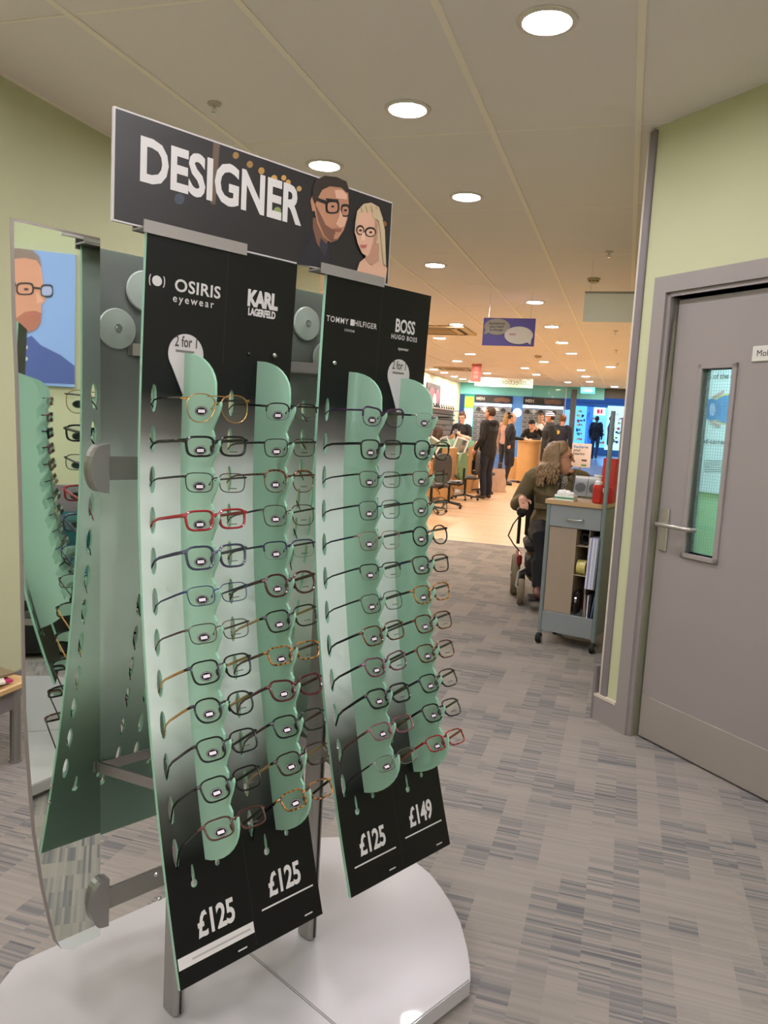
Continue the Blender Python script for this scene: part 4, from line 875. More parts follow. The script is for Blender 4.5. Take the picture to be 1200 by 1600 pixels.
    # one continuous surface, coloured by the nearest source piece
    allv = MB(); src = []
    for i, (tg, mb) in enumerate(parts): allv.add(mb.v, mb.f); src += [tg] * len(mb.f)
    me = bpy.data.meshes.new('body_src'); me.from_pydata(allv.v, [], allv.f); o = bpy.data.objects.new('body_src', me); COL.objects.link(o)
    rm = o.modifiers.new('r', 'REMESH'); rm.mode = 'VOXEL'; rm.voxel_size = voxel; sm = o.modifiers.new('s', 'SMOOTH'); sm.factor = .5; sm.iterations = 2
    bpy.context.view_layer.update(); ev = bpy.data.meshes.new_from_object(o.evaluated_get(bpy.context.evaluated_depsgraph_get())); bpy.data.objects.remove(o)
    bvh = BVHTree.FromPolygons([Vector(v) for v in allv.v], allv.f)
    order = []; idx = []
    for p in ev.polygons:
        hit = bvh.find_nearest(p.center); tg = src[hit[2]]
        if tg not in order: order.append(tg)
        idx.append(order.index(tg))
    ev.materials.clear()
    for tg in order: ev.materials.append(mats.get(tg) or {'eye': mat('eye_dark', '2e211a', .2), 'brow': hair_m or M_black, 'lip': mat('lip_tone', 'a8655c', .5), 'tights': mat('black_tights', '141416', .6), 'shoe': mat('black_shoe', '17140f', .5), 'skin': mat('skin_light', 'd3a38a', .55)}[tg])
    ev.polygons.foreach_set('material_index', idx); ev.polygons.foreach_set('use_smooth', [True] * len(ev.polygons)); ev.update()
    S_ = height / 1.75; t.scale = (S_, S_, S_)
    link('body', ev, t)
    # hair / hats
    def shell(nm, keep, sc, m, off=(0, 0, 0), rip=0, bottom=None):
        mb = MB(); n, mm = 28, 20; vs = {}
        for i in range(mm + 1):
            ph = PI * i / mm
            for j in range(n):
                a = 2 * PI * j / n; k = 1 + rip * math.sin(a * 9 + ph * 7) * math.sin(ph * 11 + a * 3)
                vs[i, j] = Vector((sc[0] * math.sin(ph) * math.cos(a) * k + off[0], sc[1] * math.sin(ph) * math.sin(a) * k + off[1], sc[2] * math.cos(ph) * k + off[2]))
        for i in range(mm):
            for j in range(n):
                q = [vs[i, j], vs[i + 1, j], vs[i + 1, (j + 1) % n], vs[i, (j + 1) % n]]; c = sum(q, Vector()) / 4
                if keep(c): mb.add([HM @ v for v in q], [(0, 1, 2, 3)])
        o = mb.build(nm, m, t, True); so = o.modifiers.new('thick', 'SOLIDIFY'); so.thickness = .007; so.offset = 1; return o
    hm = hair_m or mat('hair_brown', '3a2618', .7)
    SC = (.081, .103, .112)
    if hair == 'short': shell('hair', lambda c: c.z > .058 or (c.y > -.005 and c.z > -.045 and not (abs(c.x) > .06 and c.y < .03 and c.z < .02)), SC, hm, (0, .010, .012), .012)
    if hair == 'bun':
        shell('hair', lambda c: c.z > .055 or (c.y > -.005 and c.z > -.03 and c.z > -.06 + (.05 - c.y) * .4), SC, hm, (0, .010, .012), .006)
        bm_ = MB().ball(H(0, .085, .105), .040, 14, 10); bm_.build('hair_bun', hm, t, True)
    if hair == 'long':
        shell('hair', lambda c: c.z > .058 or c.y > -.02, (.088, .112, .125), hm, (0, .012, .008), .02)
        q = MB(); limb(q, [H(0, .07, .02), H(0, .095, -.08), H(0, .10, -.19)], [(.085, .05), (.095, .05), (.075, .03)]); q.build('hair_length', hm, t, True)
    if hair == 'tuft': shell('hair', lambda c: (c.y > .02 and -.05 < c.z), SC, hm, (0, .010, .012), .012)
    if hat: shell('beanie', lambda c: c.z > .032, (.088, .110, .118), hat, (0, .008, .016), .006); rb = MB(); rb.tube([H(.088 * math.cos(a), .009 + .110 * math.sin(a), .040) for a in [2 * PI * i / 24 for i in range(24)]], .011, 8, True); rb.build('beanie_brim', hat, t, True)
    if spectacles:
        sp = MB()
        for s in (-1, 1):
            sp.tube([H(s * .033 + .024 * math.copysign(abs(math.cos(a)) ** .8, math.cos(a)), -.103 + .012 * abs(math.cos(a)), .008 + .017 * math.sin(a)) for a in [2 * PI * i / 18 for i in range(18)]], .0016, 5, True)
            sp.tube([H(s * .057, -.09, .012), H(s * .078, -.04, .012), H(s * .082, .02, .008)], .0016, 5)
        sp.tube([H(-.009, -.104, .012), H(.009, -.104, .012)], .0016, 5); sp.build('spectacles', spectacles, t, True)
    return t, J, HM
# ================================================================== SHOP FRONT AND MALL
M_teal = mat('teal_fascia', '7fd8e0', .5); M_ltwood = mat('beech_veneer', 'c79c66', .45, noise=.12, nscale=5)
def fbox(name, lab, cat, x0, y0, x1, y1, Y, th, m, kind=None, extra=None):
    a, b = at(x0, y0, Y), at(x1, y1, Y); c = Vector(((a.x + b.x) / 2, Y, min(a.z, b.z))); w_, h_ = abs(b.x - a.x), abs(a.z - b.z)
    t = thing(name, lab, cat, c, 0, kind=kind)
    return t, w_, h_
fas = struct('trim_5', MB().span((FAR_L, FRONT_Y - .06, 2.36), (-.75, FRONT_Y + .1, ZC + .05)), M_teal)
struct('trim_6', MB().span((-.75, FRONT_Y, 2.42), (.4, FRONT_Y + .1, ZC + .05)), mat('header_grey', '4a4642', .5))
# lit cyan pillar and blue pillar
def pillar(x0, x1, lab, m, lamp):
    a, b = at(x0, 660, FRONT_Y - .05), at(x1, 660, FRONT_Y - .05); t = thing('shop_front_pillar', lab, 'pillar', ((a.x + b.x) / 2, FRONT_Y - .02, 0)); w_ = b.x - a.x
    MB().span((-w_ / 2, 0, 0), (w_ / 2, .25, 2.36)).build('column', m, t)
    for kind, z0, z1, c_, e in lamp:
        if kind == 'disc': MB().lathe([(z1, -.012), (z1, 0)], 20, (0, -.001, z0), 'y').build('lit_disc', mat('lit_' + c_, c_, .5, emit=e), t)
        else: MB().span((-w_ * .42, -.02, z0), (w_ * .42, -.001, z1)).build('lit_panel', mat('lit_' + c_ + str(e), c_, .5, emit=e), t)
pillar(723, 739, 'lit cyan and yellow pillar left of the shop window displays', mat('pillar_teal', '1f9fa0', .5), [('panel', 1.95, 2.28, 'c9e83a', .9), ('panel', 1.35, 1.92, '9fe8ee', 1.3), ('panel', .3, 1.3, '3fb9dd', .9)])
pillar(799, 815, 'blue shop front pillar with a round white light', mat('pillar_blue', '4f86c8', .5, emit=.25), [('disc', 1.86, .13, 'eaf6ff', 2.2)])
random.seed(3)
def window_display(x0, x1, lab):
    a, b = at(x0, 650, FRONT_Y - .1), at(x1, 650, FRONT_Y - .1); w_ = b.x - a.x
    t = thing('window_display', lab, 'display', ((a.x + b.x) / 2, FRONT_Y - .08, 0))
    MB().span((-w_ / 2, 0, .55), (w_ / 2, .05, 2.0)).build('backboard', mat('board_greyblue', '8d8f98', .6), t)
    MB().span((-w_ / 2, -.02, 2.02), (w_ / 2, .05, 2.10)).build('light_strip', mat('strip_white', 'dcefff', .5, emit=2.4), t)
    bn = MB().span((-w_ / 2, -.04, 2.12), (w_ / 2, .05, 2.34)).build('banner', mat('banner_black', '17151a', .5), t)
    lettering('MEN', .13, M_print_w, t, lambda u, v: (-w_ * .34 + u, -.042, 2.19 + v), .004)
    fp = MB(); [fp.flat(ell(w_ * (.12 + .12 * k), 2.215 + .02 * (k % 2), .12, .07, 12), -.042 - .001 * k) for k in range(3)]; fp.build('banner_face_print', mat('banner_skin', '6d4a42', .5), t)
    g_ = MB(); 
    for r in range(9):
        n_ = int(w_ / .16)
        for c in range(n_):
            x = -w_ / 2 + (c + .5) * w_ / n_; z = 1.86 - r * .14; g_.box((x - .03, -.02, z), (.05, .01, .035)); g_.box((x + .03, -.02, z), (.05, .01, .035)); g_.box((x, -.02, z + .012), (.03, .01, .008))
    o = g_.build('spectacles_rows', mat('far_frames', '5a5560', .5), t); o['kind'] = 'stuff'
    s_ = MB(); [s_.span((-w_ / 2, -.05, 1.82 - r * .14), (w_ / 2, 0, 1.83 - r * .14)) for r in range(9)]; s_.build('ledges', mat('ledge_clear', 'a9b3bd', .4), t)
    [MB().lathe([(.075, -.01), (.075, 0)], 14, (-w_ / 2 + (k + .7) * w_ / 6, -.012, 1.90), 'y').build('brand_disc', mat('brand_disc_%d' % (k % 2), ('26242a', 'c9ccd4')[k % 2], .5), t) for k in range(5)]
window_display(740, 798, 'window display of eyewear under a black MEN banner, left of blue pillar'); window_display(816, 879, 'window display of eyewear under a black MEN banner, right of blue pillar')
struct('window_1', MB().span((FAR_L, FRONT_Y + .02, 0), (-2.0, FRONT_Y + .04, 2.36)), M_pane)
gp = thing('glass_screen', 'clear glass screen with metal edge beside the entrance', 'glass panel', at(878, 690, 22) * 1 - Vector((0, 0, at(878, 690, 22).z)))
MB().span((-.9, 0, .1), (0, .012, 2.5)).build('pane', M_pane, gp); MB().span((0, -.01, 0), (.02, .02, 2.55)).build('edge_post', M_alu, gp)
cx = at(893.5, 660, FRONT_Y - .2).x; struct('trim_7', MB().span((cx - .075, FRONT_Y - .25, 0), (cx + .075, FRONT_Y - .1, 2.62)), mat('column_dark', '4a4a4e', .4))
# mall outside: floor rises slightly, opposite shop with blue windows
MZ = .3
mf = MB(); mf.add([(-9, FRONT_Y + .1, -.002), (7, FRONT_Y + .1, -.002), (7, 27, MZ), (-9, 27, MZ), (-9, 42, MZ), (7, 42, MZ)], [(0, 1, 2, 3), (3, 2, 5, 4)]); struct('floor_mall', mf, mat('mall_tiles', '8f9cae', .25, noise=.1, nscale=2))
OY = 40.0
struct('wall_opposite', MB().span((-9, OY, MZ), (7, OY + .2, 5.2)), mat('opposite_wall', '3d6ea0', .5))
op = thing('shop_facade', 'blue lit shop opposite the entrance with product windows', 'shop front', (at(935, 660, OY).x, OY - .02, MZ))
def oat(x, y): q = at(x, y, OY); return q.x - op.location.x, q.z - MZ
def opan(x0, y0, x1, y1, c, e, nm, dep=.03):
    (xa, za), (xb, zb) = oat(x0, y0), oat(x1, y1); return MB().span((xa, -dep, min(za, zb)), (xb, 0, max(za, zb))).build(nm, mat('mall_%s_%s' % (c, e), c, .5, emit=e), op)
opan(880, 616, 985, 632, '1d4a86', .35, 'fascia'); opan(898, 634, 917, 700, '5fb4ea', 1.1, 'lit_window'); opan(918, 634, 922, 705, '24539a', .3, 'mullion'); opan(923, 636, 948, 700, '6fc0f0', 1.0, 'lit_window'); opan(950, 634, 985, 705, 'a8d8f6', 1.3, 'lit_window'); opan(880, 640, 890, 690, '7fb8e0', .9, 'lit_window'); opan(840, 640, 879, 690, '6a9cc8', .6, 'lit_window')
opan(929, 637, 945, 649, 'f4e8ec', 2.0, 'sale_board', .08); opan(933, 639.5, 937, 646.5, 'd0304a', .8, 'sale_mark', .09); opan(938.5, 639.5, 941.5, 646.5, 'd0304a', .8, 'sale_mark', .09)
random.seed(11)
for (x0, x1, y0, y1) in ((900, 915, 640, 690), (925, 947, 652, 695), (952, 975, 645, 695)):
    for k in range(26):
        x = random.uniform(x0, x1 - 3); y = y0 + (k % 7) * (y1 - y0) / 7 + random.uniform(0, 2)
        opan(x, y, x + random.uniform(1.5, 4), y + random.uniform(2, 4.5), random.choice(['c8485a', 'e0b84a', '2d5f9a', '3a8f70', 'f0f0f4', '304a7a', 'b8607a', '1c3c70']), .25, 'product', random.choice((.04, .05, .06)))
for k in range(10): opan(897 + k * 8.2, 613.5, 900 + k * 8.2, 615.3, 'ffe8d0', 3.0, 'fascia_lamp', .12)
for k, (x, y) in enumerate(((-4.5, 29), (0, 29), (-2.2, 34), (2.5, 34), (-6, 34))):
    t = thing('mall_light', 'cool ceiling light panel of the mall, hidden above the entrance', 'ceiling light', (x, y, 5.0), group='mall ceiling lights'); MB().box((0, 0, 0), (1.6, 1.6, .05)).build('diffuser', mat('mall_diffuser', 'b8d8ff', .5, emit=9), t)
struct('ceiling_mall', MB().span((-9, FRONT_Y + .1, 5.05), (7, 42, 5.2)), mat('mall_ceiling', 'c8d0d8', .8))
# ================================================================== FAR LEFT WALL
pf = thing('wall_picture', 'dark framed picture of pink and white shapes on the cream wall', 'picture', (FAR_L + .02, 20.8, 2.02))
MB().span((0, -.75, -.3), (.03, .75, .42)).build('frame', mat('picture_dark', '3a2a30', .5), pf)
q = MB(); q.keep = True
for (y, z, ry, rz_, mi) in ((-.2, .05, .35, .28, 0), (.1, -.05, .2, .22, 1), (-.4, -.1, .16, .15, 1), (.42, .1, .22, .2, 0)): q.mi = mi; q.add([(.032 + .001 * mi, y + ry * math.cos(a), z + rz_ * math.sin(a)) for a in [2 * PI * i / 14 for i in range(14)]], [tuple(range(14))])
q.build('picture_print', [mat('picture_pink', '8a5a6a', .5), mat('picture_white', 'f0e0e4', .5)], pf)
random.seed(5)
def wall_board(y0, y1, lab):
    t = thing('wall_display', lab, 'display', (FAR_L + .01, (y0 + y1) / 2, 0)); w_ = y1 - y0
    MB().span((0, -w_ / 2, .5), (.06, w_ / 2, 1.78)).build('backboard', mat('board_lilac', 'a39aa2', .6), t)
    MB().span((.0, -w_ / 2, 1.78), (.22, w_ / 2, 1.81)).build('top_shelf', mat('board_lilac'), t)
    g_ = MB(); h_ = MB()
    for r in range(8):
        n_ = max(3, int(w_ / .2))
        for c in range(n_):
            y = -w_ / 2 + (c + .5) * w_ / n_; z = 1.66 - r * .15
            g_.box((.10, y - .035, z), (.012, .055, .04)); g_.box((.10, y + .035, z), (.012, .055, .04)); h_.box((.08, y, z - .03), (.09, .16, .006))
    o = g_.build('spectacles_rows', mat('far_frames2', '3c3638', .5), t); o['kind'] = 'stuff'; h_.build('ledges', mat('ledge_white', 'd9d5d2', .4), t)['kind'] = 'stuff'
    k = MB()
    for c in range(int(w_ / .3)):
        y = -w_ / 2 + (c + .5) * .3; k.box((.14, y, 1.84), (.03, .10, .06)); k.box((.12, y, 1.90), (.02, .05, .05))
    k.build('display_figures', M_black, t)['kind'] = 'stuff'
wall_board(14.2, 17.0, 'lilac wall display of eyewear nearest along the cream wall'); wall_board(17.2, 19.9, 'lilac wall display of eyewear, middle one along the cream wall'); wall_board(20.1, 23.4, 'lilac wall display of eyewear beside the cyan pillar')
# ================================================================== DESKS, CHAIRS
def desk(lab, x, y, h_=.95, L=1.5, top=.76):
    t = thing('service_desk', lab, 'desk', (x, y, 0))
    MB().span((-.05, 0, 0), (.05, .85, h_), .004).build('end_panel', mat('desk_wood', 'b48a58', .5, noise=.08, nscale=4), t)
    MB().span((-L, .03, .05), (-.05, .06, h_ - .12)).build('front_panel', mat('desk_wood'), t)
    MB().span((-L, -.02, top), (-.05, .85, top + .03), .004).build('desk_top', mat('desk_top_pale', 'cdb592', .4), t)
    MB().span((-L, .0, h_ + .0), (.05, .03, h_ + .12)).build('glass_screen', acrylic('desk_screen_green', 'a9d6bc', .5) if 'desk_screen_green' not in MATS else MATS['desk_screen_green'], t)
    MB().span((-L - .05, 0, 0), (-L, .85, h_), .004).build('end_panel', mat('desk_wood'), t)
p1_ = atz(690, 783, 0); p2_ = atz(732, 770, 0)
desk('beech service desk nearest the display stand, behind its right edge', p1_.x, p1_.y); desk('beech service desk further back, beside the man in black jacket', p2_.x, p2_.y)
def office_chair(lab, x, y, rz, back_m, seat_m):
    t = thing('office_chair', lab, 'chair', (x, y, 0), rz, 'swivel chairs at the service desks'); t.scale = (.9, .9, .9)
    for k in range(5):
        a = 2 * PI * k / 5; d_ = Vector((math.cos(a), math.sin(a), 0))
        leg = MB().tube([d_ * .03 + Vector((0, 0, .10)), d_ * .27 + Vector((0, 0, .065))], [.022, .014], 8).build('leg', M_black, t, True)
        c_ = MB(); c_.lathe([(.026, -.012), (.026, .012)], 10, d_ * .28 + Vector((0, 0, .027)), 'x'); c_.build('caster', M_black, t)
    MB().cyl((0, 0, .08), (0, 0, .44), .025).build('stem', M_black, t)
    MB().box((0, 0, .47), (.46, .45, .07), bev=.03).build('seat', seat_m, t, True)
    MB().tube([(0, .16, .42), (0, .27, .46), (0, .27, .75)], .018, 8).build('back_arm', M_black, t)
    pts = []
    for i in range(20):
        a = 2 * PI * i / 20; pts.append((.21 * math.copysign(abs(math.cos(a)) ** .6, math.cos(a)), .78 + .25 * math.copysign(abs(math.sin(a)) ** .7, math.sin(a))))
    MB().prism(pts, .20, .255).build('backrest', back_m, t)
    MB().tube([(-.1, .0, .40), (-.18, .0, .36), (-.2, .02, .30)], .007, 6).build('lever', M_black, t)
M_cg = mat('chair_green', '5c7a5a', .6); M_cd = mat('chair_charcoal', '3d3a3c', .7)
q_ = atz(700, 793, 0); office_chair('swivel chair with green backrest at the nearer service desk', q_.x, q_.y, R(262), M_cg, M_black)
q_ = atz(722, 782, 0); office_chair('charcoal swivel chair behind the green one', q_.x, q_.y + .2, R(285), M_cd, M_cd)
q_ = atz(672, 800, 0); office_chair('charcoal swivel chair seen past the edge of the display stand', q_.x, q_.y, R(240), M_cd, M_cd)
q_ = atz(750, 772, 0); office_chair('dark swivel chair half hidden by the man in black jacket', q_.x, q_.y + .2, R(120), M_black, M_cd)
def desk_mirror(lab, px, Y, z0, lean, rz):
    p = at(px, 690, Y); t = thing('desk_mirror', lab, 'mirror', (p.x, Y, z0), rz, 'white mirrors on the service desks')
    rot = Matrix.Rotation(lean, 3, 'Y'); f = MB()
    for (c, d_) in (((-.12, 0, .17), (.03, .03, .34)), ((.12, 0, .17), (.03, .03, .34)), ((0, 0, .015), (.27, .03, .03)), ((0, 0, .325), (.27, .03, .03))): f.box(rot @ Vector(c), d_, rot)
    f.build('frame', M_white, t); MB().box(rot @ Vector((0, 0, .17)), (.22, .008, .29), rot).build('glass', mat('small_mirror', 'c8cdd0', .08, .9), t)
    MB().box((0, .05, .0), (.2, .14, .012), bev=.004).build('foot', M_white, t)
dz = .79
desk_mirror('white tilted desk mirror by the edge of the display stand', 668, 13.6, dz + .02, .5, 0); desk_mirror('white upright desk mirror between the two service desks', 700, 15.4, dz, -.45, .2); desk_mirror('white desk mirror leaning beside the woman with phone', 716, 15.9, dz, .3, .3); desk_mirror('white desk mirror nearest the man in black jacket', 728, 16.1, dz, -.5, .1)
pb = thing('carrier_bag', 'crumpled pale brown paper bag on floor behind the man in black', 'bag', atz(771, 768, 0))
random.seed(2); mb = MB(); n_ = 14; rows = []
for i in range(7):
    f = i / 6; rows.append([Vector(((.27 - .05 * f) * math.copysign(abs(math.cos(a)) ** .6, math.cos(a)) * random.uniform(.93, 1.05), .17 * (1 - .5 * f) * math.sin(a), .5 * f + random.uniform(-.01, .02) * (i > 0))) for a in [2 * PI * j / n_ for j in range(n_)]])
mb.add([p for r in rows for p in r], [(i * n_ + j, i * n_ + (j + 1) % n_, (i + 1) * n_ + (j + 1) % n_, (i + 1) * n_ + j) for i in range(6) for j in range(n_)] + [tuple(range(n_))[::-1]])
mb.build('bag_body', mat('bag_paper', 'ad907c', .7, noise=.2, nscale=9), pb); [MB().tube([(s * .1 - .06, s * .02, .49), (s * .1 - .04, s * .02, .62), (s * .1 + .04, s * .02, .62), (s * .1 + .06, s * .02, .49)], .008, 6).build('handle', mat('bag_handle', '8a6a54', .7), pb) for s in (-1, 1)]
# round-fronted counter
cp = atz(823, 752, 0); CY = 20.3; cxx = at(824, 720, CY).x
ct = thing('counter', 'curved beech reception counter where people gather', 'counter', (cxx, CY, 0))
arc_ = [(.27 * math.cos(a), .27 * math.sin(a)) for a in [PI + PI * i / 16 for i in range(17)]]
def vprism(poly, z0, z1, nm, m):
    k = len(poly); MB().add([(x, y, z0) for x, y in poly] + [(x, y, z1) for x, y in poly], [tuple(range(k))[::-1], tuple(range(k, 2 * k))] + [(i, (i + 1) % k, (i + 1) % k + k, i + k) for i in range(k)]).build(nm, m, ct)
vprism([(x, y) for x, y in arc_] + [(.27, .8), (-.27, .8)], .06, 1.06, 'body', M_ltwood); vprism([(x * 1.12, y * 1.12) for x, y in arc_] + [(.30, .82), (-.30, .82)], 1.06, 1.10, 'counter_top', mat('counter_top_beech', 'd2ab78', .35))
vprism([(-.5, .1), (-.27, .1), (-.27, .7), (-.5, .7)], .06, .62, 'side_unit', M_ltwood)
for s in (-1, 1): MB().cyl((s * .2, -.1, 0), (s * .2, -.1, .06), .02).build('foot', M_black, ct)
pa = tag(MB().box((cxx - .12, CY - .05, 1.104), (.22, .3, .006), Matrix.Rotation(.4, 3, 'Z')).build('leaflet', mat('blue_leaflet', '4f7fd0', .5)), 'blue leaflet lying on the reception counter', 'leaflet')
# poster on a stand
pq = at(908, 712, 22.5); ps = thing('poster_stand', 'white poster stand about hearing in front of the entrance', 'poster stand', (pq.x, 22.5, 0))
a_, b_ = at(894, 692, 22.5), at(921, 731, 22.5); w_ = b_.x - a_.x
MB().span((-w_ / 2, 0, b_.z), (w_ / 2, .03, a_.z)).build('board', mat('poster_white', 'e9dfe0', .4), ps); MB().cyl((0, .015, 0), (0, .015, b_.z), .02).build('pole', M_alu, ps); MB().box((0, .015, .01), (.4, .3, .02), bev=.006).build('base', M_alu, ps)
for k, (s_, c_) in enumerate((('Recharge', '3f8fd0'), ('your', '4a4a50'), ('hearing', '4a4a50'))): lettering(s_, .105, mat('ink_' + c_, c_, .6), ps, lambda u, v: (-w_ * .42 + u, -.003, a_.z - .13 - k * .095 + v), .002, 1, 'LEFT')
MB().span((.02, -.004, b_.z + .17), (.16, -.001, b_.z + .22)).build('device_print', mat('device_dark', '5a4a58', .5), ps); MB().span((.02, -.004, b_.z + .04), (.16, -.001, b_.z + .08)).build('badge_print', mat('badge_green', '4f9a5a', .5), ps)
# ================================================================== PEOPLE IN THE SHOP
def M3(top, bottom, skin='d3a38a', shoe='17140f'): return {'top': mat('cloth_' + top, top, .8, noise=.15, nscale=25), 'bottom': mat('cloth_' + bottom, bottom, .8, noise=.12, nscale=25), 'skin': mat('skin_' + skin, skin, .55), 'shoe': mat('shoe_' + shoe, shoe, .5)}
HB = mat('hair_brown', '3a2618', .7); HDK = mat('hair_dark', '17110e', .6)
mp = atz(757, 779, 0)
person('bearded man in black hooded jacket and dark jeans standing at the desk', (mp.x, mp.y, 0), R(-118), 1.76, M3('17161a', '1c2030', 'c8937a', '4a3a30'), dict(elL=(-.24, -.08, 1.16), wrL=(-.16, -.33, 1.06), elR=(.25, .04, 1.14), wrR=(.23, -.12, .93), knL=(-.12, -.04, .5), anL=(-.15, -.03, .085), toL=(-.17, -.18, .03), anR=(.13, .06, .085), toR=(.16, -.08, .03)), 'short', HB, .84, 1.2, hood=True, head_turn=R(8), head_tilt=R(-8))
Y_ = 17.1; q_ = at(722, 660, Y_)
pw, J, HMx = person('woman in black polo shirt looking down at her phone', (q_.x, Y_, 0), R(-12), 1.66, M3('131216', '15151a', 'd9ab94'), dict(elL=(-.235, -.03, 1.15), elR=(.235, -.03, 1.15), wrL=(-.085, -.24, 1.23), wrR=(.075, -.25, 1.22)), 'bun', mat('hair_red_brown', '4a2a1c', .7), .93, .98, 'short', head_tilt=R(14), female=True, spectacles=M_black, hands=dict(L=dict(d=(.5, -.5, .6), n=(.4, .3, .3)), R=dict(d=(-.5, -.5, .6), n=(-.4, .3, .3))))
tag(MB().box(q_ * 0 + Vector((q_.x - .07, Y_ - .30, 1.235)), (.07, .012, .14), Matrix.Rotation(-.7, 3, 'X'), .003).build('mobile_phone', M_black), 'phone held by the woman in black polo shirt', 'phone')
Y_ = 10.6; q_ = at(653, 650, Y_)
person('person with fair hair half hidden behind the BOSS panel', (q_.x, Y_, 0), R(70), 1.66, M3('17161a', '15151a', 'dba88c'), None, 'short', mat('hair_fair', 'a8763f', .7), female=True, legs=True)
Y_ = 15.2; q_ = at(686, 660, Y_)
person('seated woman with brown hair seen from behind at the desk', (q_.x, Y_, 0), R(165), 1.7, M3('151418', '15151a'), dict(pelvis=(0, 0, .58), waist=(0, 0, .72), chest=(0, .005, .92), neck=(0, .015, 1.09), head=(0, -.015, 1.245), shL=(-.18, .01, 1.035), shR=(.18, .01, 1.035), elL=(-.22, -.1, .80), elR=(.22, -.1, .80), wrL=(-.18, -.32, .80), wrR=(.18, -.32, .80), hiL=(-.09, -.05, .54), hiR=(.09, -.05, .54), knL=(-.11, -.45, .52), knR=(.11, -.45, .52), anL=(-.11, -.45, .085), anR=(.11, -.45, .085), toL=(-.11, -.6, .03), toR=(.11, -.6, .03)), 'long', HB, .56, .95, female=True)
Y_ = 19.0; q_ = at(796, 700, Y_)
person('woman in navy skirt suit with dark hair in a bun at the counter', (q_.x, Y_, 0), R(108), 1.74, M3('14161f', '12141c', 'cf9c82'), dict(elL=(-.26, .12, 1.16), wrL=(-.18, .06, .98), elR=(.235, -.10, 1.15), wrR=(.16, -.36, 1.13), anL=(-.10, .06, .085), toL=(-.11, -.09, .03)), 'bun', HDK, .82, 1.1, skirt=True, female=True, head_turn=R(-8))
Y_ = 21.6; q_ = at(834, 690, Y_)
person('man in black beanie and leather jacket leaning on the counter', (q_.x, Y_, 0), R(-14), 1.72, M3('121214', '1a1a1e', 'c58e74'), dict(chest=(0, -.10, 1.25), neck=(0, -.19, 1.39), head=(0, -.26, 1.525), shL=(-.19, -.16, 1.33), shR=(.19, -.16, 1.33), elL=(-.26, -.30, 1.13), elR=(.26, -.30, 1.13), wrL=(-.06, -.48, 1.12), wrR=(.12, -.50, 1.12), waist=(0, -.03, 1.09)), 'tuft', HDK, .9, 1.12, hat=mat('beanie_black', '111113', .9), head_tilt=R(6), hands=dict(L=dict(d=(.8, -.5, 0), n=(0, 0, -1)), R=dict(d=(-.3, -.9, 0), n=(0, 0, -1))))
Y_ = 22.6; q_ = at(842, 690, Y_)
person('man in white shirt with hand raised to his mouth', (q_.x, Y_, 0), R(12), 1.84, M3('e6e2e4', '22222a', 'd29a80'), dict(elR=(.24, -.14, 1.17), wrR=(.10, -.21, 1.42), elL=(-.25, .02, 1.15)), 'short', mat('hair_chestnut', '5a3520', .7), hands=dict(R=dict(d=(-.45, .0, .85), n=(-.3, .6, 0))))
Y_ = 19.9; q_ = at(857, 690, Y_)
M_str = bpy.data.materials.new('striped_knit'); M_str.use_nodes = True; nt = M_str.node_tree; tc = N(nt, 'ShaderNodeTexCoord'); sp = N(nt, 'ShaderNodeSeparateXYZ'); nt.links.new(tc.outputs['Object'], sp.inputs[0])
nt.links.new(ramp(nt, math_node(nt, 'FRACT', math_node(nt, 'MULTIPLY', sp.outputs[2], 22.0)), [(.0, '1d1a4a'), (.45, '1d1a4a'), (.5, 'd5d0dc'), (1, 'd5d0dc')]), nt.nodes['Principled BSDF'].inputs['Base Color']); nt.nodes['Principled BSDF'].inputs['Roughness'].default_value = .9
person('person in long black coat and navy striped beanie facing left', (q_.x, Y_, 0), R(-75), 1.82, M3('0f0f11', '121216', 'c9937a'), dict(elL=(-.24, -.12, 1.2), wrL=(-.12, -.26, 1.32)), 'tuft', HB, .62, 1.45, hat=M_str)
Y_ = 21.2; q_ = at(877, 690, Y_)
nj, J, HMx = person('person in navy jacket with yellow back badge seen from behind', (q_.x, Y_, 0), R(165), 1.80, M3('1c1f30', '20222c', 'c98e70'), None, 'short', mat('hair_auburn', '6a3d22', .7), .84, 1.05)
MB().lathe([(.05, 0), (.05, .004), (0, .004)], 16, (.06, .128, 1.30), 'y').build('back_badge', mat('badge_yellow', 'c9a53a', .6), nj)
Y_ = 22.0; q_ = at(790, 690, Y_)
person('fair haired person mostly hidden behind the woman in navy suit', (q_.x, Y_, 0), R(170), 1.78, M3('c49a8c', '2a2a30'), None, 'long', mat('hair_blond', 'a8834f', .7), female=True)
Y_ = 34.0; q_ = at(930, 690, Y_)
person('shopper in black coat and jeans walking away in the mall', (q_.x, Y_, MZ), R(172), 1.78, M3('14161c', '27344c', '6d5a50', '1a1a20'), dict(anL=(-.1, .2, .12), toL=(-.1, .06, .05), knL=(-.1, .02, .5), anR=(.1, -.12, .085), toR=(.1, -.27, .03)), 'short', HDK, .84, 1.15)
q_ = at(953, 690, 31.0)
person('shopper in grey coat at the right edge of the mall entrance', (q_.x, 31.0, MZ), R(100), 1.75, M3('4a4a58', '1c1c24', 'a07a68'), None, 'short', HDK, .7, 1.1)
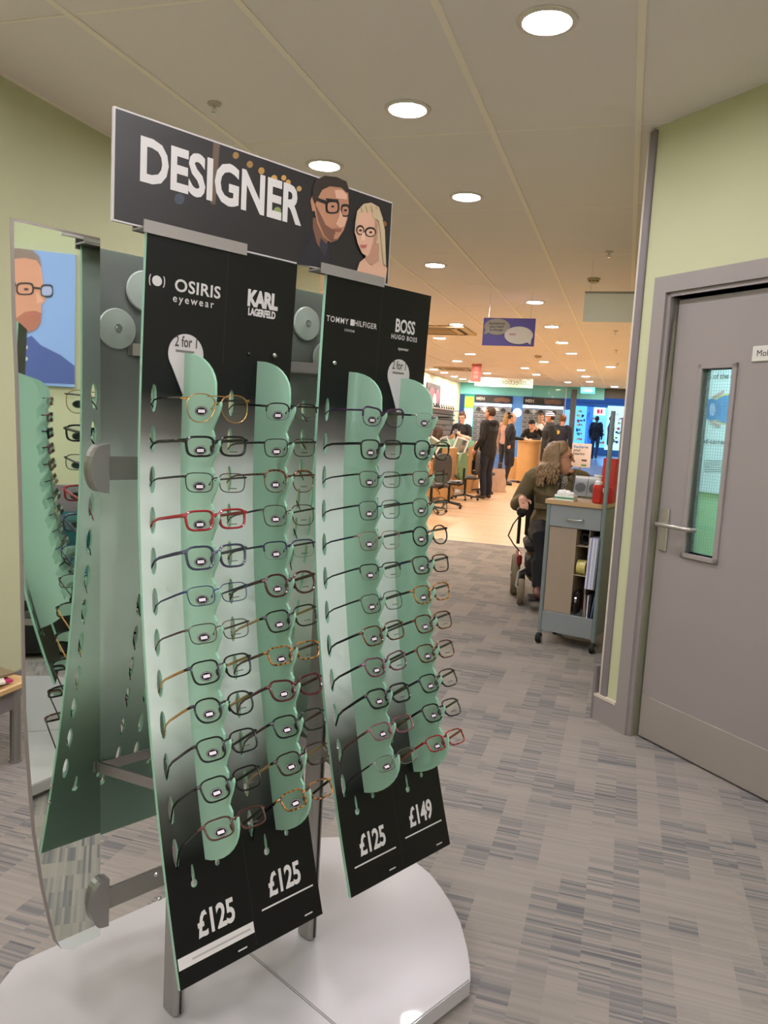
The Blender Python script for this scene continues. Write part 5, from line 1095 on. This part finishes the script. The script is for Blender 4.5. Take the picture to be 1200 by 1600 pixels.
# ================================================================== WHEELCHAIR AND SEATED WOMAN (front faces -y)
WC = Vector((-.50, 6.42, 0)); WRZ = R(9)
wc = thing('powered_wheelchair', 'red and black powered wheelchair carrying the woman in olive coat', 'wheelchair', WC, WRZ)
M_tyre = mat('tyre_tan', '7d7058', .8); M_red = mat('wheelchair_red', '7d1a20', .3); M_rub = mat('black_rubber', '101012', .7)
def wheel(c, r, w_, nm, tyre):
    o = MB().lathe([(r * .72, -w_ / 2), (r * .93, -w_ / 2), (r, -w_ * .25), (r, w_ * .25), (r * .93, w_ / 2), (r * .72, w_ / 2), (r * .72, -w_ / 2)], 28, c, 'x').build(nm, tyre, wc, True)
    h = MB(); h.lathe([(.02, -w_ * .6), (.02, w_ * .6)], 14, c, 'x')
    for k in range(6):
        a = 2 * PI * k / 6; h.tube([Vector(c) + Vector((0, .015 * math.cos(a), .015 * math.sin(a))), Vector(c) + Vector((0, r * .76 * math.cos(a), r * .76 * math.sin(a)))], .010, 6)
    h.build('hub', M_alu, o)
for s in (-1, 1):
    wheel((s * .275, .10, .17), .17, .065, 'drive_wheel', M_tyre); wheel((s * .235, -.26, .10), .10, .05, 'front_caster', M_tyre); wheel((s * .20, .40, .075), .075, .04, 'rear_caster', M_rub)
    MB().tube([(s * .235, -.26, .10), (s * .27, -.24, .14), (s * .255, -.20, .24), (s * .2, -.1, .25)], .017, 8).build('caster_fork', M_alu, wc, True)
    MB().span((s * .255 - .02, -.09, .27), (s * .255 + .02, .25, .36), .015).build('mudguard', M_red, wc)
    MB().box((s * .27, -.05, .70), (.07, .30, .05), bev=.02).build('armrest', M_rub, wc, True)
    MB().tube([(s * .27, .12, .42), (s * .27, .14, .68), (s * .27, .05, .68)], .014, 8).build('arm_bracket', M_black, wc, True)
MB().box((0, .04, .28), (.40, .46, .16), bev=.03).build('battery_case', M_rub, wc); MB().box((0, -.18, .30), (.30, .05, .10), bev=.02).build('front_shroud', M_red, wc)
MB().box((0, -.02, .45), (.46, .46, .08), bev=.03).build('seat', M_rub, wc, True); MB().box((0, .24, .74), (.44, .07, .56), Matrix.Rotation(-.15, 3, 'X'), .03).build('backrest', M_rub, wc, True)
MB().cyl((0, 0, .34), (0, 0, .42), .05).build('seat_post', M_black, wc)
for s in (-1, 1): MB().tube([(s * .1, -.2, .40), (s * .11, -.36, .32), (s * .11, -.42, .12)], .014, 8).build('leg_rest', M_black, wc); MB().box((s * .11, -.46, .10), (.15, .2, .018), bev=.005).build('footplate', M_rub, wc)
js = MB(); js.box((-.27, -.27, .735), (.08, .15, .05), bev=.015); js.build('control_box', M_black, wc); MB().tube([(-.27, -.29, .76), (-.27, -.295, .80)], [.006, .012], 8).build('joystick', M_black, wc)
MB().tube([(-.27, -.2, .71), (-.33, -.22, .62), (-.36, -.16, .52), (-.31, -.08, .44), (-.26, .0, .38)], .006, 6).build('control_cable', mat('cable_yellow', '4a4020', .6), wc)
# woman
OLV = mat('olive_coat', '6b5d40', .75, noise=.35, nscale=9, bump=1.0)
wm_pose = dict(pelvis=(0, .08, .58), waist=(0, .04, .72), chest=(.01, -.04, .90), neck=(.0, -.07, 1.035), head=(.0, -.10, 1.145),
    shL=(-.195, -.02, .985), shR=(.20, -.04, .985), elL=(-.31, -.02, .76), elR=(.27, -.12, .75), wrL=(-.275, -.20, .825), wrR=(.20, -.33, .74),
    hiL=(-.10, .0, .55), hiR=(.10, .0, .55), knL=(-.12, -.40, .56), knR=(.10, -.40, .56), anL=(-.11, -.43, .19), anR=(.11, -.43, .19), toL=(-.11, -.57, .14), toR=(.12, -.57, .14))
lady, LJ, LHM = person('woman in olive coat with long grey-brown hair seated in the wheelchair', WC, WRZ, 1.75, {'top': OLV, 'bottom': mat('black_trousers', '131318', .8), 'skin': mat('skin_rosy', 'd39c84', .5), 'shoe': mat('shoe_red', '4a1a18', .5)}, wm_pose, 'none', mat('brow_grey', '6a5240', .7), .55, 1.20, voxel=.0065, head_turn=R(76), head_tilt=R(-6), female=True, hood=True,
    spectacles=mat('spectacle_wire', '8a6a60', .3, .6), hands=dict(L=dict(d=(.1, -.9, -.25), n=(0, 0, -1)), R=dict(d=(-.3, -.9, -.1), n=(0, 0, -1))))
# coat: hood roll of fur around the neck, pocket flaps, zip; printed top
hd = MB(); ring = [LJ['neck'] + Vector((.125 * math.cos(a), .115 * math.sin(a) + .02, -.03 + .035 * math.sin(a))) for a in [R(-50) + R(280) * i / 22 for i in range(23)]]
hd.tube(ring, [.03 + .012 * math.sin(i * 2.4) for i in range(23)], 10); hd.build('fur_collar', mat('fur_trim', '6a5a45', .9, noise=.4, nscale=40, bump=.8), lady, True)
sc_ = MB(); limb(sc_, [LJ['neck'] + Vector((.02, -.06, -.10)), LJ['neck'] + Vector((.02, -.065, -.03))], [(.055, .05), (.05, .04)]); sc_.build('patterned_top', tortoise('floral_print', 'c9c2c0', '3a3440'), lady, True)
for s in (-1, 1): MB().box(LJ['waist'] + Vector((s * .11, -.13, .04)), (.13, .03, .05), Matrix.Rotation(s * .3, 3, 'Z'), .01).build('pocket_flap', OLV, lady)
MB().tube([LJ['chest'] + Vector((.0, -.158, .10)), LJ['chest'] + Vector((-.01, -.165, 0)), LJ['waist'] + Vector((-.02, -.145, 0))], .008, 6).build('zip_placket', mat('placket_dark', '332d22', .7), lady)
# long wavy hair: scalp shell and many locks, one mesh
HG = mat('hair_grey_brown', '8d7253', .5, noise=.5, nscale=35)
def spline(p, r, k=3):
    q, s_ = [], []
    for i in range(len(p) - 1):
        a, b, c, d = p[max(i - 1, 0)], p[i], p[i + 1], p[min(i + 2, len(p) - 1)]
        for j in range(k):
            u = j / k; q.append(.5 * ((2 * b) + (c - a) * u + (2 * a - 5 * b + 4 * c - d) * u * u + (3 * b - a - 3 * c + d) * u ** 3)); s_.append(r[i] * (1 - u) + r[i + 1] * u)
    return q + [p[-1]], s_ + [r[-1]]
def HL(x, y, z): return LHM @ Vector((x, y, z))
hb_ = MB(); random.seed(21)
for i in range(150):
    a = R(random.uniform(-8, 188) if i < 150 else random.choice((random.uniform(-42, -8), random.uniform(188, 222)))); lift = random.uniform(.2, 1)      # angle round the head, 90 deg = back
    ca, sa = math.cos(a), math.sin(a); top_ = random.uniform(.02, .9)
    x0, y0 = .022 * ca * top_, .02 + .03 * sa * top_
    drop = random.uniform(.09, .19) if sa > -.1 else random.uniform(.02, .10); ph = random.uniform(0, 6.28); fl = random.uniform(.9, 1.15)
    pts = [HL(x0, y0 - .01, .134), HL(.058 * ca, .012 + .074 * sa, .108), HL(.086 * ca, .014 + .106 * sa, .045), HL(.094 * ca, .016 + .116 * sa, -.02)]
    for k in range(1, 6):
        f = k / 5; wv = .014 * math.sin(ph + k * 2.1); pts.append(HL((.104 + .050 * f * fl) * ca + wv, .018 + (.128 + .045 * f) * sa + .012 * math.cos(ph + k * 1.7), -.02 - drop * f))
    pts, rr_ = spline(pts, [.007, .013, .015, .015, .015, .014, .012, .010, .003]); hb_.tube(pts, rr_, 6)
for i in range(60):                     # crown and parted fringe
    a = R(random.uniform(-42, 222)); ca, sa = math.cos(a), math.sin(a); x0 = .012 * (1 if ca > 0 else -1)
    hb_.tube([HL(x0, -.045 + .10 * random.random(), .134), HL(.045 * ca, .0 + .080 * sa, .118), HL(.078 * ca, .006 + .100 * sa, .072), HL(.088 * ca + (.006 if ca > 0 else -.006), .012 + .100 * sa + (.03 if sa < 0 else 0), .030)], [.010, .015, .014, .008], 6)
hair_o = hb_.build('hair', HG, lady, True); hair_o.data.set_sharp_from_angle(angle=PI)
# ================================================================== TROLLEY
TRZ = math.atan2(-.092, .337); TC = Vector((-.222, 5.16, 0)); TWd, TD = .352, .30
tr = thing('storage_trolley', 'grey wheeled storage trolley with beech top beside the door wall', 'trolley', TC, TRZ)
M_tg = mat('trolley_grey', '84898c', .45); M_tt = mat('trolley_tube', '7f8c8e', .35, .3)
hx, hy = TWd / 2, TD / 2
for sx in (-1, 1):
    for sy in (-1, 1):
        topz = 1.50 if sx > 0 and sy < 0 else .90
        MB().cyl((sx * hx, sy * hy, .075), (sx * hx, sy * hy, topz), .0145, n=12).build('tube_leg', M_tt, tr, True)
        c_ = MB(); c_.lathe([(.030, -.014), (.034, -.008), (.034, .008), (.030, .014)], 14, (sx * hx, sy * hy - .01, .034), 'x'); co = c_.build('caster', M_rub, tr, True)
        MB().lathe([(.016, -.018), (.016, .018)], 12, (sx * hx, sy * hy - .01, .034), 'x').build('caster_cap', M_steel, co, True); MB().cyl((sx * hx, sy * hy, .05), (sx * hx, sy * hy, .08), .012).build('caster_stem', M_steel, co)
def rounded(w_, d_, r, z0, z1, c=(0, 0)):
    pts = []
    for (cx, cy, a0) in ((w_ / 2 - r, d_ / 2 - r, 0), (-w_ / 2 + r, d_ / 2 - r, 90), (-w_ / 2 + r, -d_ / 2 + r, 180), (w_ / 2 - r, -d_ / 2 + r, 270)):
        pts += [(c[0] + cx + r * math.cos(R(a0 + k * 18)), c[1] + cy + r * math.sin(R(a0 + k * 18))) for k in range(6)]
    k = len(pts); return MB().add([(x, y, z0) for x, y in pts] + [(x, y, z1) for x, y in pts], [tuple(range(k))[::-1], tuple(range(k, 2 * k))] + [(i, (i + 1) % k, (i + 1) % k + k, i + k) for i in range(k)])
rounded(TWd + .035, TD + .05, .04, .905, .930, (-.016, 0)).build('worktop', mat('worktop_beech', 'b3946c', .4, noise=.1, nscale=6), tr)
dr_ = MB().span((-hx + .012, -hy - .012, .765), (hx - .012, hy, .903), .003).build('drawer', M_tg, tr)
MB().tube([(-.055, -hy - .012, .825), (-.05, -hy - .03, .822), (0, -hy - .036, .818), (.05, -hy - .03, .822), (.055, -hy - .012, .825)], .005, 8).build('drawer_handle', M_steel, dr_, True)
MB().span((-hx + .012, -hy - .008, .085), (hx - .012, hy, .105)).build('bottom_shelf', M_tg, tr); MB().span((-hx + .012, -hy - .010, .085), (hx - .012, -hy + .004, .215), .002).build('lower_panel', M_tg, tr)
MB().span((-hx + .01, hy - .006, .105), (hx - .01, hy, .77)).build('back_panel', M_tg, tr); MB().span((hx - .004, -hy, .105), (hx + .004, hy, .90)).build('side_panel', M_tg, tr); MB().span((hx - .028, hy - .012, .92), (hx, hy - .006, 1.47)).build('side_screen', mat('screen_grey', '8a8284', .5), tr)
M_fr = acrylic('frosted_sheet', 'b8a795', .35, .3)
MB().span((-hx + .016, -hy - .004, .218), (.012, -hy, .762)).build('frosted_front', M_fr, tr); MB().span((.012, -hy - .004, .218), (.016, hy - .01, .762)).build('divider', mat('divider_beige', 'a89880', .5), tr); MB().span((.095, -hy, .218), (.099, hy - .01, .762)).build('divider', mat('divider_beige'), tr)
for z in (.655, .47): MB().span((.016, -hy + .002, z), (.095, hy - .01, z + .004)).build('small_shelf', mat('divider_beige'), tr)
TM = Matrix.Translation(TC) @ Matrix.Rotation(TRZ, 4, 'Z')
def onT(name, lab, cat, p, group=None, rz=0): return thing(name, lab, cat, TM @ Vector(p), TRZ + rz, group)
t = onT('tape_roll', 'roll of clear yellowish tape in the trolley compartment', 'tape', (.054, -.10, .474)); MB().lathe([(.030, -.028), (.046, -.028), (.046, .028), (.030, .028), (.030, -.028)], 24, (0, 0, .046), 'x').build('tape', mat('tape_yellow', 'c2b46a', .3), t, True); MB().lathe([(.027, -.027), (.030, -.027), (.030, .027), (.027, .027), (.027, -.027)], 20, (0, 0, .046), 'x').build('core', mat('core_card', '9a7a50', .7), t, True)
t = onT('cable_coil', 'black coil of cable in the top trolley compartment', 'cable', (.058, -.09, .66)); MB().tube([(.026 * math.cos(a), -.01 + .004 * a / 6, .04 + .030 * math.sin(a)) for a in [2 * PI * i / 14 for i in range(50)]], .008, 7).build('coil', M_rub, t, True)
t = onT('black_case', 'black hard spectacle case standing on the trolley shelf', 'case', (.045, -.125, .216)); MB().box((0, 0, .085), (.045, .07, .16), Matrix.Rotation(.08, 3, 'Y'), .018).build('shell', mat('case_black', '101012', .25), t, True); MB().box((0, -.0355, .10), (.014, .004, .03), None, .001).build('clasp', M_steel, t)
t = onT('booklet', 'dark red booklet standing behind the black case', 'booklet', (.056, .02, .218)); MB().box((0, 0, .12), (.05, .012, .23)).build('cover', mat('booklet_red', '5a2a30', .6), t)
for k in range(6):
    c_ = ['d8d8e6', '8f95c8', 'e4e2e8', 'b9bedf', 'd4d4dc', '6f7488'][k]
    t = onT('folder', ['white ring folder leaning at the right of the trolley', 'lilac folder leaning in the trolley', 'thick white folder in the middle of the trolley row', 'pale lilac folder beside the thick white one', 'light grey folder in the trolley', 'slate folder against the trolley side'][k], 'folder', (.107 + k * .0105, -.10, .40), 'folders standing in the trolley')
    MB().box((0, .0, .16), (.009, .14, .32), Matrix.Rotation(.03, 3, 'Y')).build('cover', mat('folder_' + c_, c_, .5), t); MB().box((0, .003, .16), (.005, .137, .31), Matrix.Rotation(.03, 3, 'Y')).build('papers', M_white, t)
MB().span((.099, -hy, .395), (hx - .004, hy - .01, .40)).build('small_shelf', mat('divider_beige'), tr)
for k in range(4):
    t = onT('magazine', ['grey magazine at the left of the lower trolley slot', 'white magazine in the lower trolley slot', 'black magazine in the lower trolley slot', 'blue magazine at the right of the lower trolley slot'][k], 'magazine', (.108 + k * .014, -.09, .107), 'magazines in the lower trolley slot'); MB().box((0, 0, .125), (.007, .13, .25), Matrix.Rotation(.05 * (k - 1), 3, 'Y')).build('cover', mat('magazine_%d' % k, ['8a8288', 'd9d6dc', '1a1a1e', '5a6a90'][k], .4), t)
# on top
t = onT('tissue_box', 'white and green tissue box with tissues heaped on top', 'tissue box', (-.085, -.115, .930)); MB().box((0, 0, .018), (.125, .075, .036), None, .002).build('carton', mat('carton_white', 'dfe3dc', .5), t); MB().box((0, -.0378, .017), (.122, .0012, .010)).build('green_band', mat('carton_green', '2f8a5a', .5), t)
m_ = MB(); random.seed(4); [m_.ball((-.035 + .023 * k, random.uniform(-.01, .01), .044), (.024, .026, .018 + .008 * math.sin(k * 1.0 + .6)), 10, 6) for k in range(4)]; m_.build('tissues', mat('tissue_white', 'e9e6e4', .9), t, True)
t = onT('leaflet_holder', 'clear acrylic leaflet holder with white leaflets on the trolley', 'leaflet holder', (-.005, .055, .930)); cl = bpy.data.materials.new('clear_acrylic'); cl.use_nodes = True; clear_mat(cl, (.86, .87, .89), 1.5)
rotl = Matrix.Rotation(-.22, 3, 'X')
for (c, d_) in (((0, 0, .085), (.19, .003, .17)), ((0, -.05, .065), (.19, .003, .13)), ((-.094, -.025, .075), (.003, .05, .15)), ((.094, -.025, .075), (.003, .05, .15))): MB().box(rotl @ Vector(c), d_, rotl).build('holder_side', cl, t)
for k, x in enumerate((-.045, .045)):
    MB().box(rotl @ Vector((x, -.022 - .004 * k, .085)), (.085, .012, .13), rotl).build('leaflets', M_white, t); MB().prism(ell(x, .075, .035, .032, 18), -.029 - .004 * k, -.0285 - .004 * k, lambda a, b, c: rotl @ Vector((a, b, c))).build('leaflet_print', mat('leaflet_grey', '8f8c92', .5), t)
t = onT('soap_bottle', 'red pump bottle with white pump on the trolley', 'bottle', (.112, -.105, .930)); MB().box((0, 0, .060), (.060, .045, .12), None, .010).build('bottle', mat('bottle_red', 'c0281f', .3), t, True); MB().lathe([(.022, .118), (.022, .136), (.012, .140), (.012, .165), (.020, .167), (.020, .175), (0, .178)], 16).build('pump', M_white, t, True); MB().tube([(0, 0, .171), (-.03, -.005, .170)], .007, 8).build('nozzle', M_white, t, True); MB().box((.034, 0, .085), (.006, .02, .03), None, .002).build('side_label', M_white, t)
MB().span((-.024, -.0235, .03), (.024, -.022, .095)).build('label_panel', mat('label_dark_red', 'a8201c', .35), t)
t = onT('leaflet_rack', 'tall red leaflet rack at the back of the trolley top', 'leaflet rack', (.135, .03, .930)); MB().box((0, 0, .14), (.085, .05, .28), Matrix.Rotation(-.05, 3, 'X'), .003).build('body', mat('rack_red', 'b8241f', .4), t); MB().box((0, -.03, .05), (.085, .02, .10), None, .002).build('pocket', mat('rack_red'), t)
# ================================================================== THINGS BESIDE THE CAMERA, SEEN IN THE MIRROR OR AT THE LEFT EDGE
S2 = Vector((.86, .79, 0)); st2 = make_stand('second display stand right of the viewer, seen only in the tall mirror', S2, PI)
q2 = panel(st2, -.358); q3 = panel(st2, .05)
S2M = Matrix.Translation(S2) @ Matrix.Rotation(PI, 4, 'Z')
for ci in range(2):
    for ri in range(12):
        st_, rim, a, b, desc = SETS[3 - ci][11 - ri]
        glasses(st_, rim, a, b, 'glasses on the second stand seen edge-on at the left of the mirror', seat(S2M, -.358 + FINX[ci], ROWS[ri], -TILT[ri]), 'glasses on the second display stand', False)
wp = thing('wall_poster', 'large poster of a grey-haired man wearing dark glasses, reflected in the mirror', 'poster', (2.6, .62, 1.46), 0)
MB().span((-.02, -.44, 0), (0, .42, .76)).build('board', mat('poster_sky', '8fb0e6', .5), wp)
def wpp(poly, m, k, nm):          # poly in mirror pixels -> poster plane
    mp_ = SLOC + SNV * MN; out = []
    for (x, y) in poly:
        r = ray(x, y); t_ = (mp_ - CAMP).dot(SNV) / r.dot(SNV); P_ = CAMP + r * t_; r2 = r - SNV * (2 * r.dot(SNV)); P_ = P_ + r2 * ((2.6 - P_.x) / r2.x); out.append((-.021 - .0008 * k, P_.y - .62, max(.0, min(.76, P_.z - 1.46))))
    mb = MB(); mb.keep = True; mb.add(out, [tuple(range(len(out)))]); return mb.build(nm, m, wp)
SK = mat('poster_skin', 'd09478', .5); SKD = mat('poster_skin_dark', 'a86a54', .5)
wpp([(-40, 600), (-10, 560), (25, 535), (50, 525), (65, 540), (95, 555), (117, 572), (117, 600)], mat('poster_shirt', '4a5c9a', .6), 1, 'shirt')
wpp([(0, 480), (30, 490), (45, 500), (40, 530), (28, 540), (10, 540), (-15, 530)], SKD, 2, 'neck')
wpp([(-20, 420), (-5, 396), (25, 392), (50, 393), (62, 408), (66, 425), (69, 450), (72, 470), (65, 478), (66, 488), (64, 505), (55, 516), (40, 519), (20, 512), (0, 500), (-15, 470)], SK, 3, 'face')
wpp([(-25, 430), (-20, 400), (0, 390), (30, 389), (52, 392), (62, 402), (66, 420), (58, 408), (40, 404), (15, 406), (0, 420), (-10, 440)], mat('poster_hair', '7d6a60', .6), 4, 'hair')
wpp([(26, 498), (40, 488), (55, 486), (66, 490), (64, 506), (55, 517), (40, 520), (26, 512)], SKD, 4, 'beard'); wpp([(40, 491), (60, 489), (61, 493), (42, 495)], mat('poster_lip', 'b5665a', .5), 5, 'lips')
for (cx, cy, rx, ry) in ((40, 452, 14, 10), (74, 455, 10, 10)):
    o_ = [(cx + rx * math.copysign(abs(math.cos(a)) ** .6, math.cos(a)), cy + ry * math.copysign(abs(math.sin(a)) ** .6, math.sin(a))) for a in [2 * PI * i / 20 for i in range(20)]]
    wpp(o_, M_print_k, 5, 'spectacles'); wpp([(cx + (x - cx) * .8, cy + (y - cy) * .74 + .6) for x, y in o_], SK if cx < 60 else mat('poster_lens', 'a9b4d8', .4), 6, 'lens_print')
wpp(ell(42, 453, 4, 2.2, 10), mat('poster_eye', '3a2c28', .5), 7, 'eye'); wpp([(54, 449), (64, 450), (64, 453), (54, 452)], M_print_k, 7, 'spectacles'); wpp([(24, 443), (26, 443), (26, 449), (24, 449)], M_print_k, 7, 'spectacles'); wpp([(57, 455), (70, 472), (58, 475)], mat('poster_skin_light', 'e0a88c', .5), 4, 'nose')
for (x, y) in ((41, 543), (41, 561)): wpp(ell(x, y, 3.2, 3.2, 10), M_white, 3, 'button')
struct('wall_panel', MB().span((2.56, .1, 0), (2.6, 1.6, .88)), M_greyd)
so = thing('waiting_bench', 'dark teal upholstered bench against the right wall, reflected in the mirror', 'bench', (2.22, .85, 0))
M_te = mat('teal_fabric', '0f4a4a', .85, noise=.2, nscale=30); MB().box((.26, 0, .56), (.12, 1.3, .34), None, .04).build('backrest', M_te, so, True); MB().box((0, 0, .40), (.56, 1.3, .14), None, .04).build('seat', M_te, so, True); MB().box((0, 0, .18), (.5, 1.24, .30), None, .01).build('plinth', M_black, so)
# low table with magazines at the left edge
lq = atz(24, 1190, 0); lt = thing('magazine_table', 'beech coffee table with grey legs at the left edge', 'table', (lq.x - .20, lq.y - .40, 0))
topz = at(12, 1062, lq.y).z
MB().box((0, 0, topz - .012), (.46, .92, .024), None, .004).build('table_top', mat('table_beech', 'c9a470', .4, noise=.1, nscale=5), lt); MB().span((.19, -.40, topz - .10), (.21, .40, topz - .024)).build('apron', M_greyd, lt)
for sx in (-1, 1):
    for sy in (-1, 1): MB().cyl((sx * .20, sy * .40, 0), (sx * .20, sy * .40, topz - .02), .02, n=12).build('leg', M_alu, lt); MB().lathe([(.024, 0), (.024, .012)], 12, (sx * .20, sy * .40, 0)).build('foot', M_steel, lt)
LM = Matrix.Translation(lt.location)
for k, (x, y, r, c_, lab) in enumerate(((.06, .26, .3, 'b8c0d0', 'lower pale magazine on the coffee table'), (.06, .27, .1, 'c03a6a', 'pink magazine in the pile on the coffee table'), (.05, .27, -.2, 'd8d0c0', 'cream magazine in the pile on the coffee table'), (.06, .28, .25, '7a6a50', 'brown covered magazine on top of the pile'))):
    t = thing('magazine', lab, 'magazine', LM @ Vector((x, y, topz + k * .009)), SRZ + r, 'magazines on the coffee table'); MB().box((0, 0, .004), (.30, .22, .008)).build('cover', mat('mag_cover_%d' % k, c_, .35), t); MB().box((.0, .002, .004), (.296, .219, .0065)).build('pages', M_white, t)
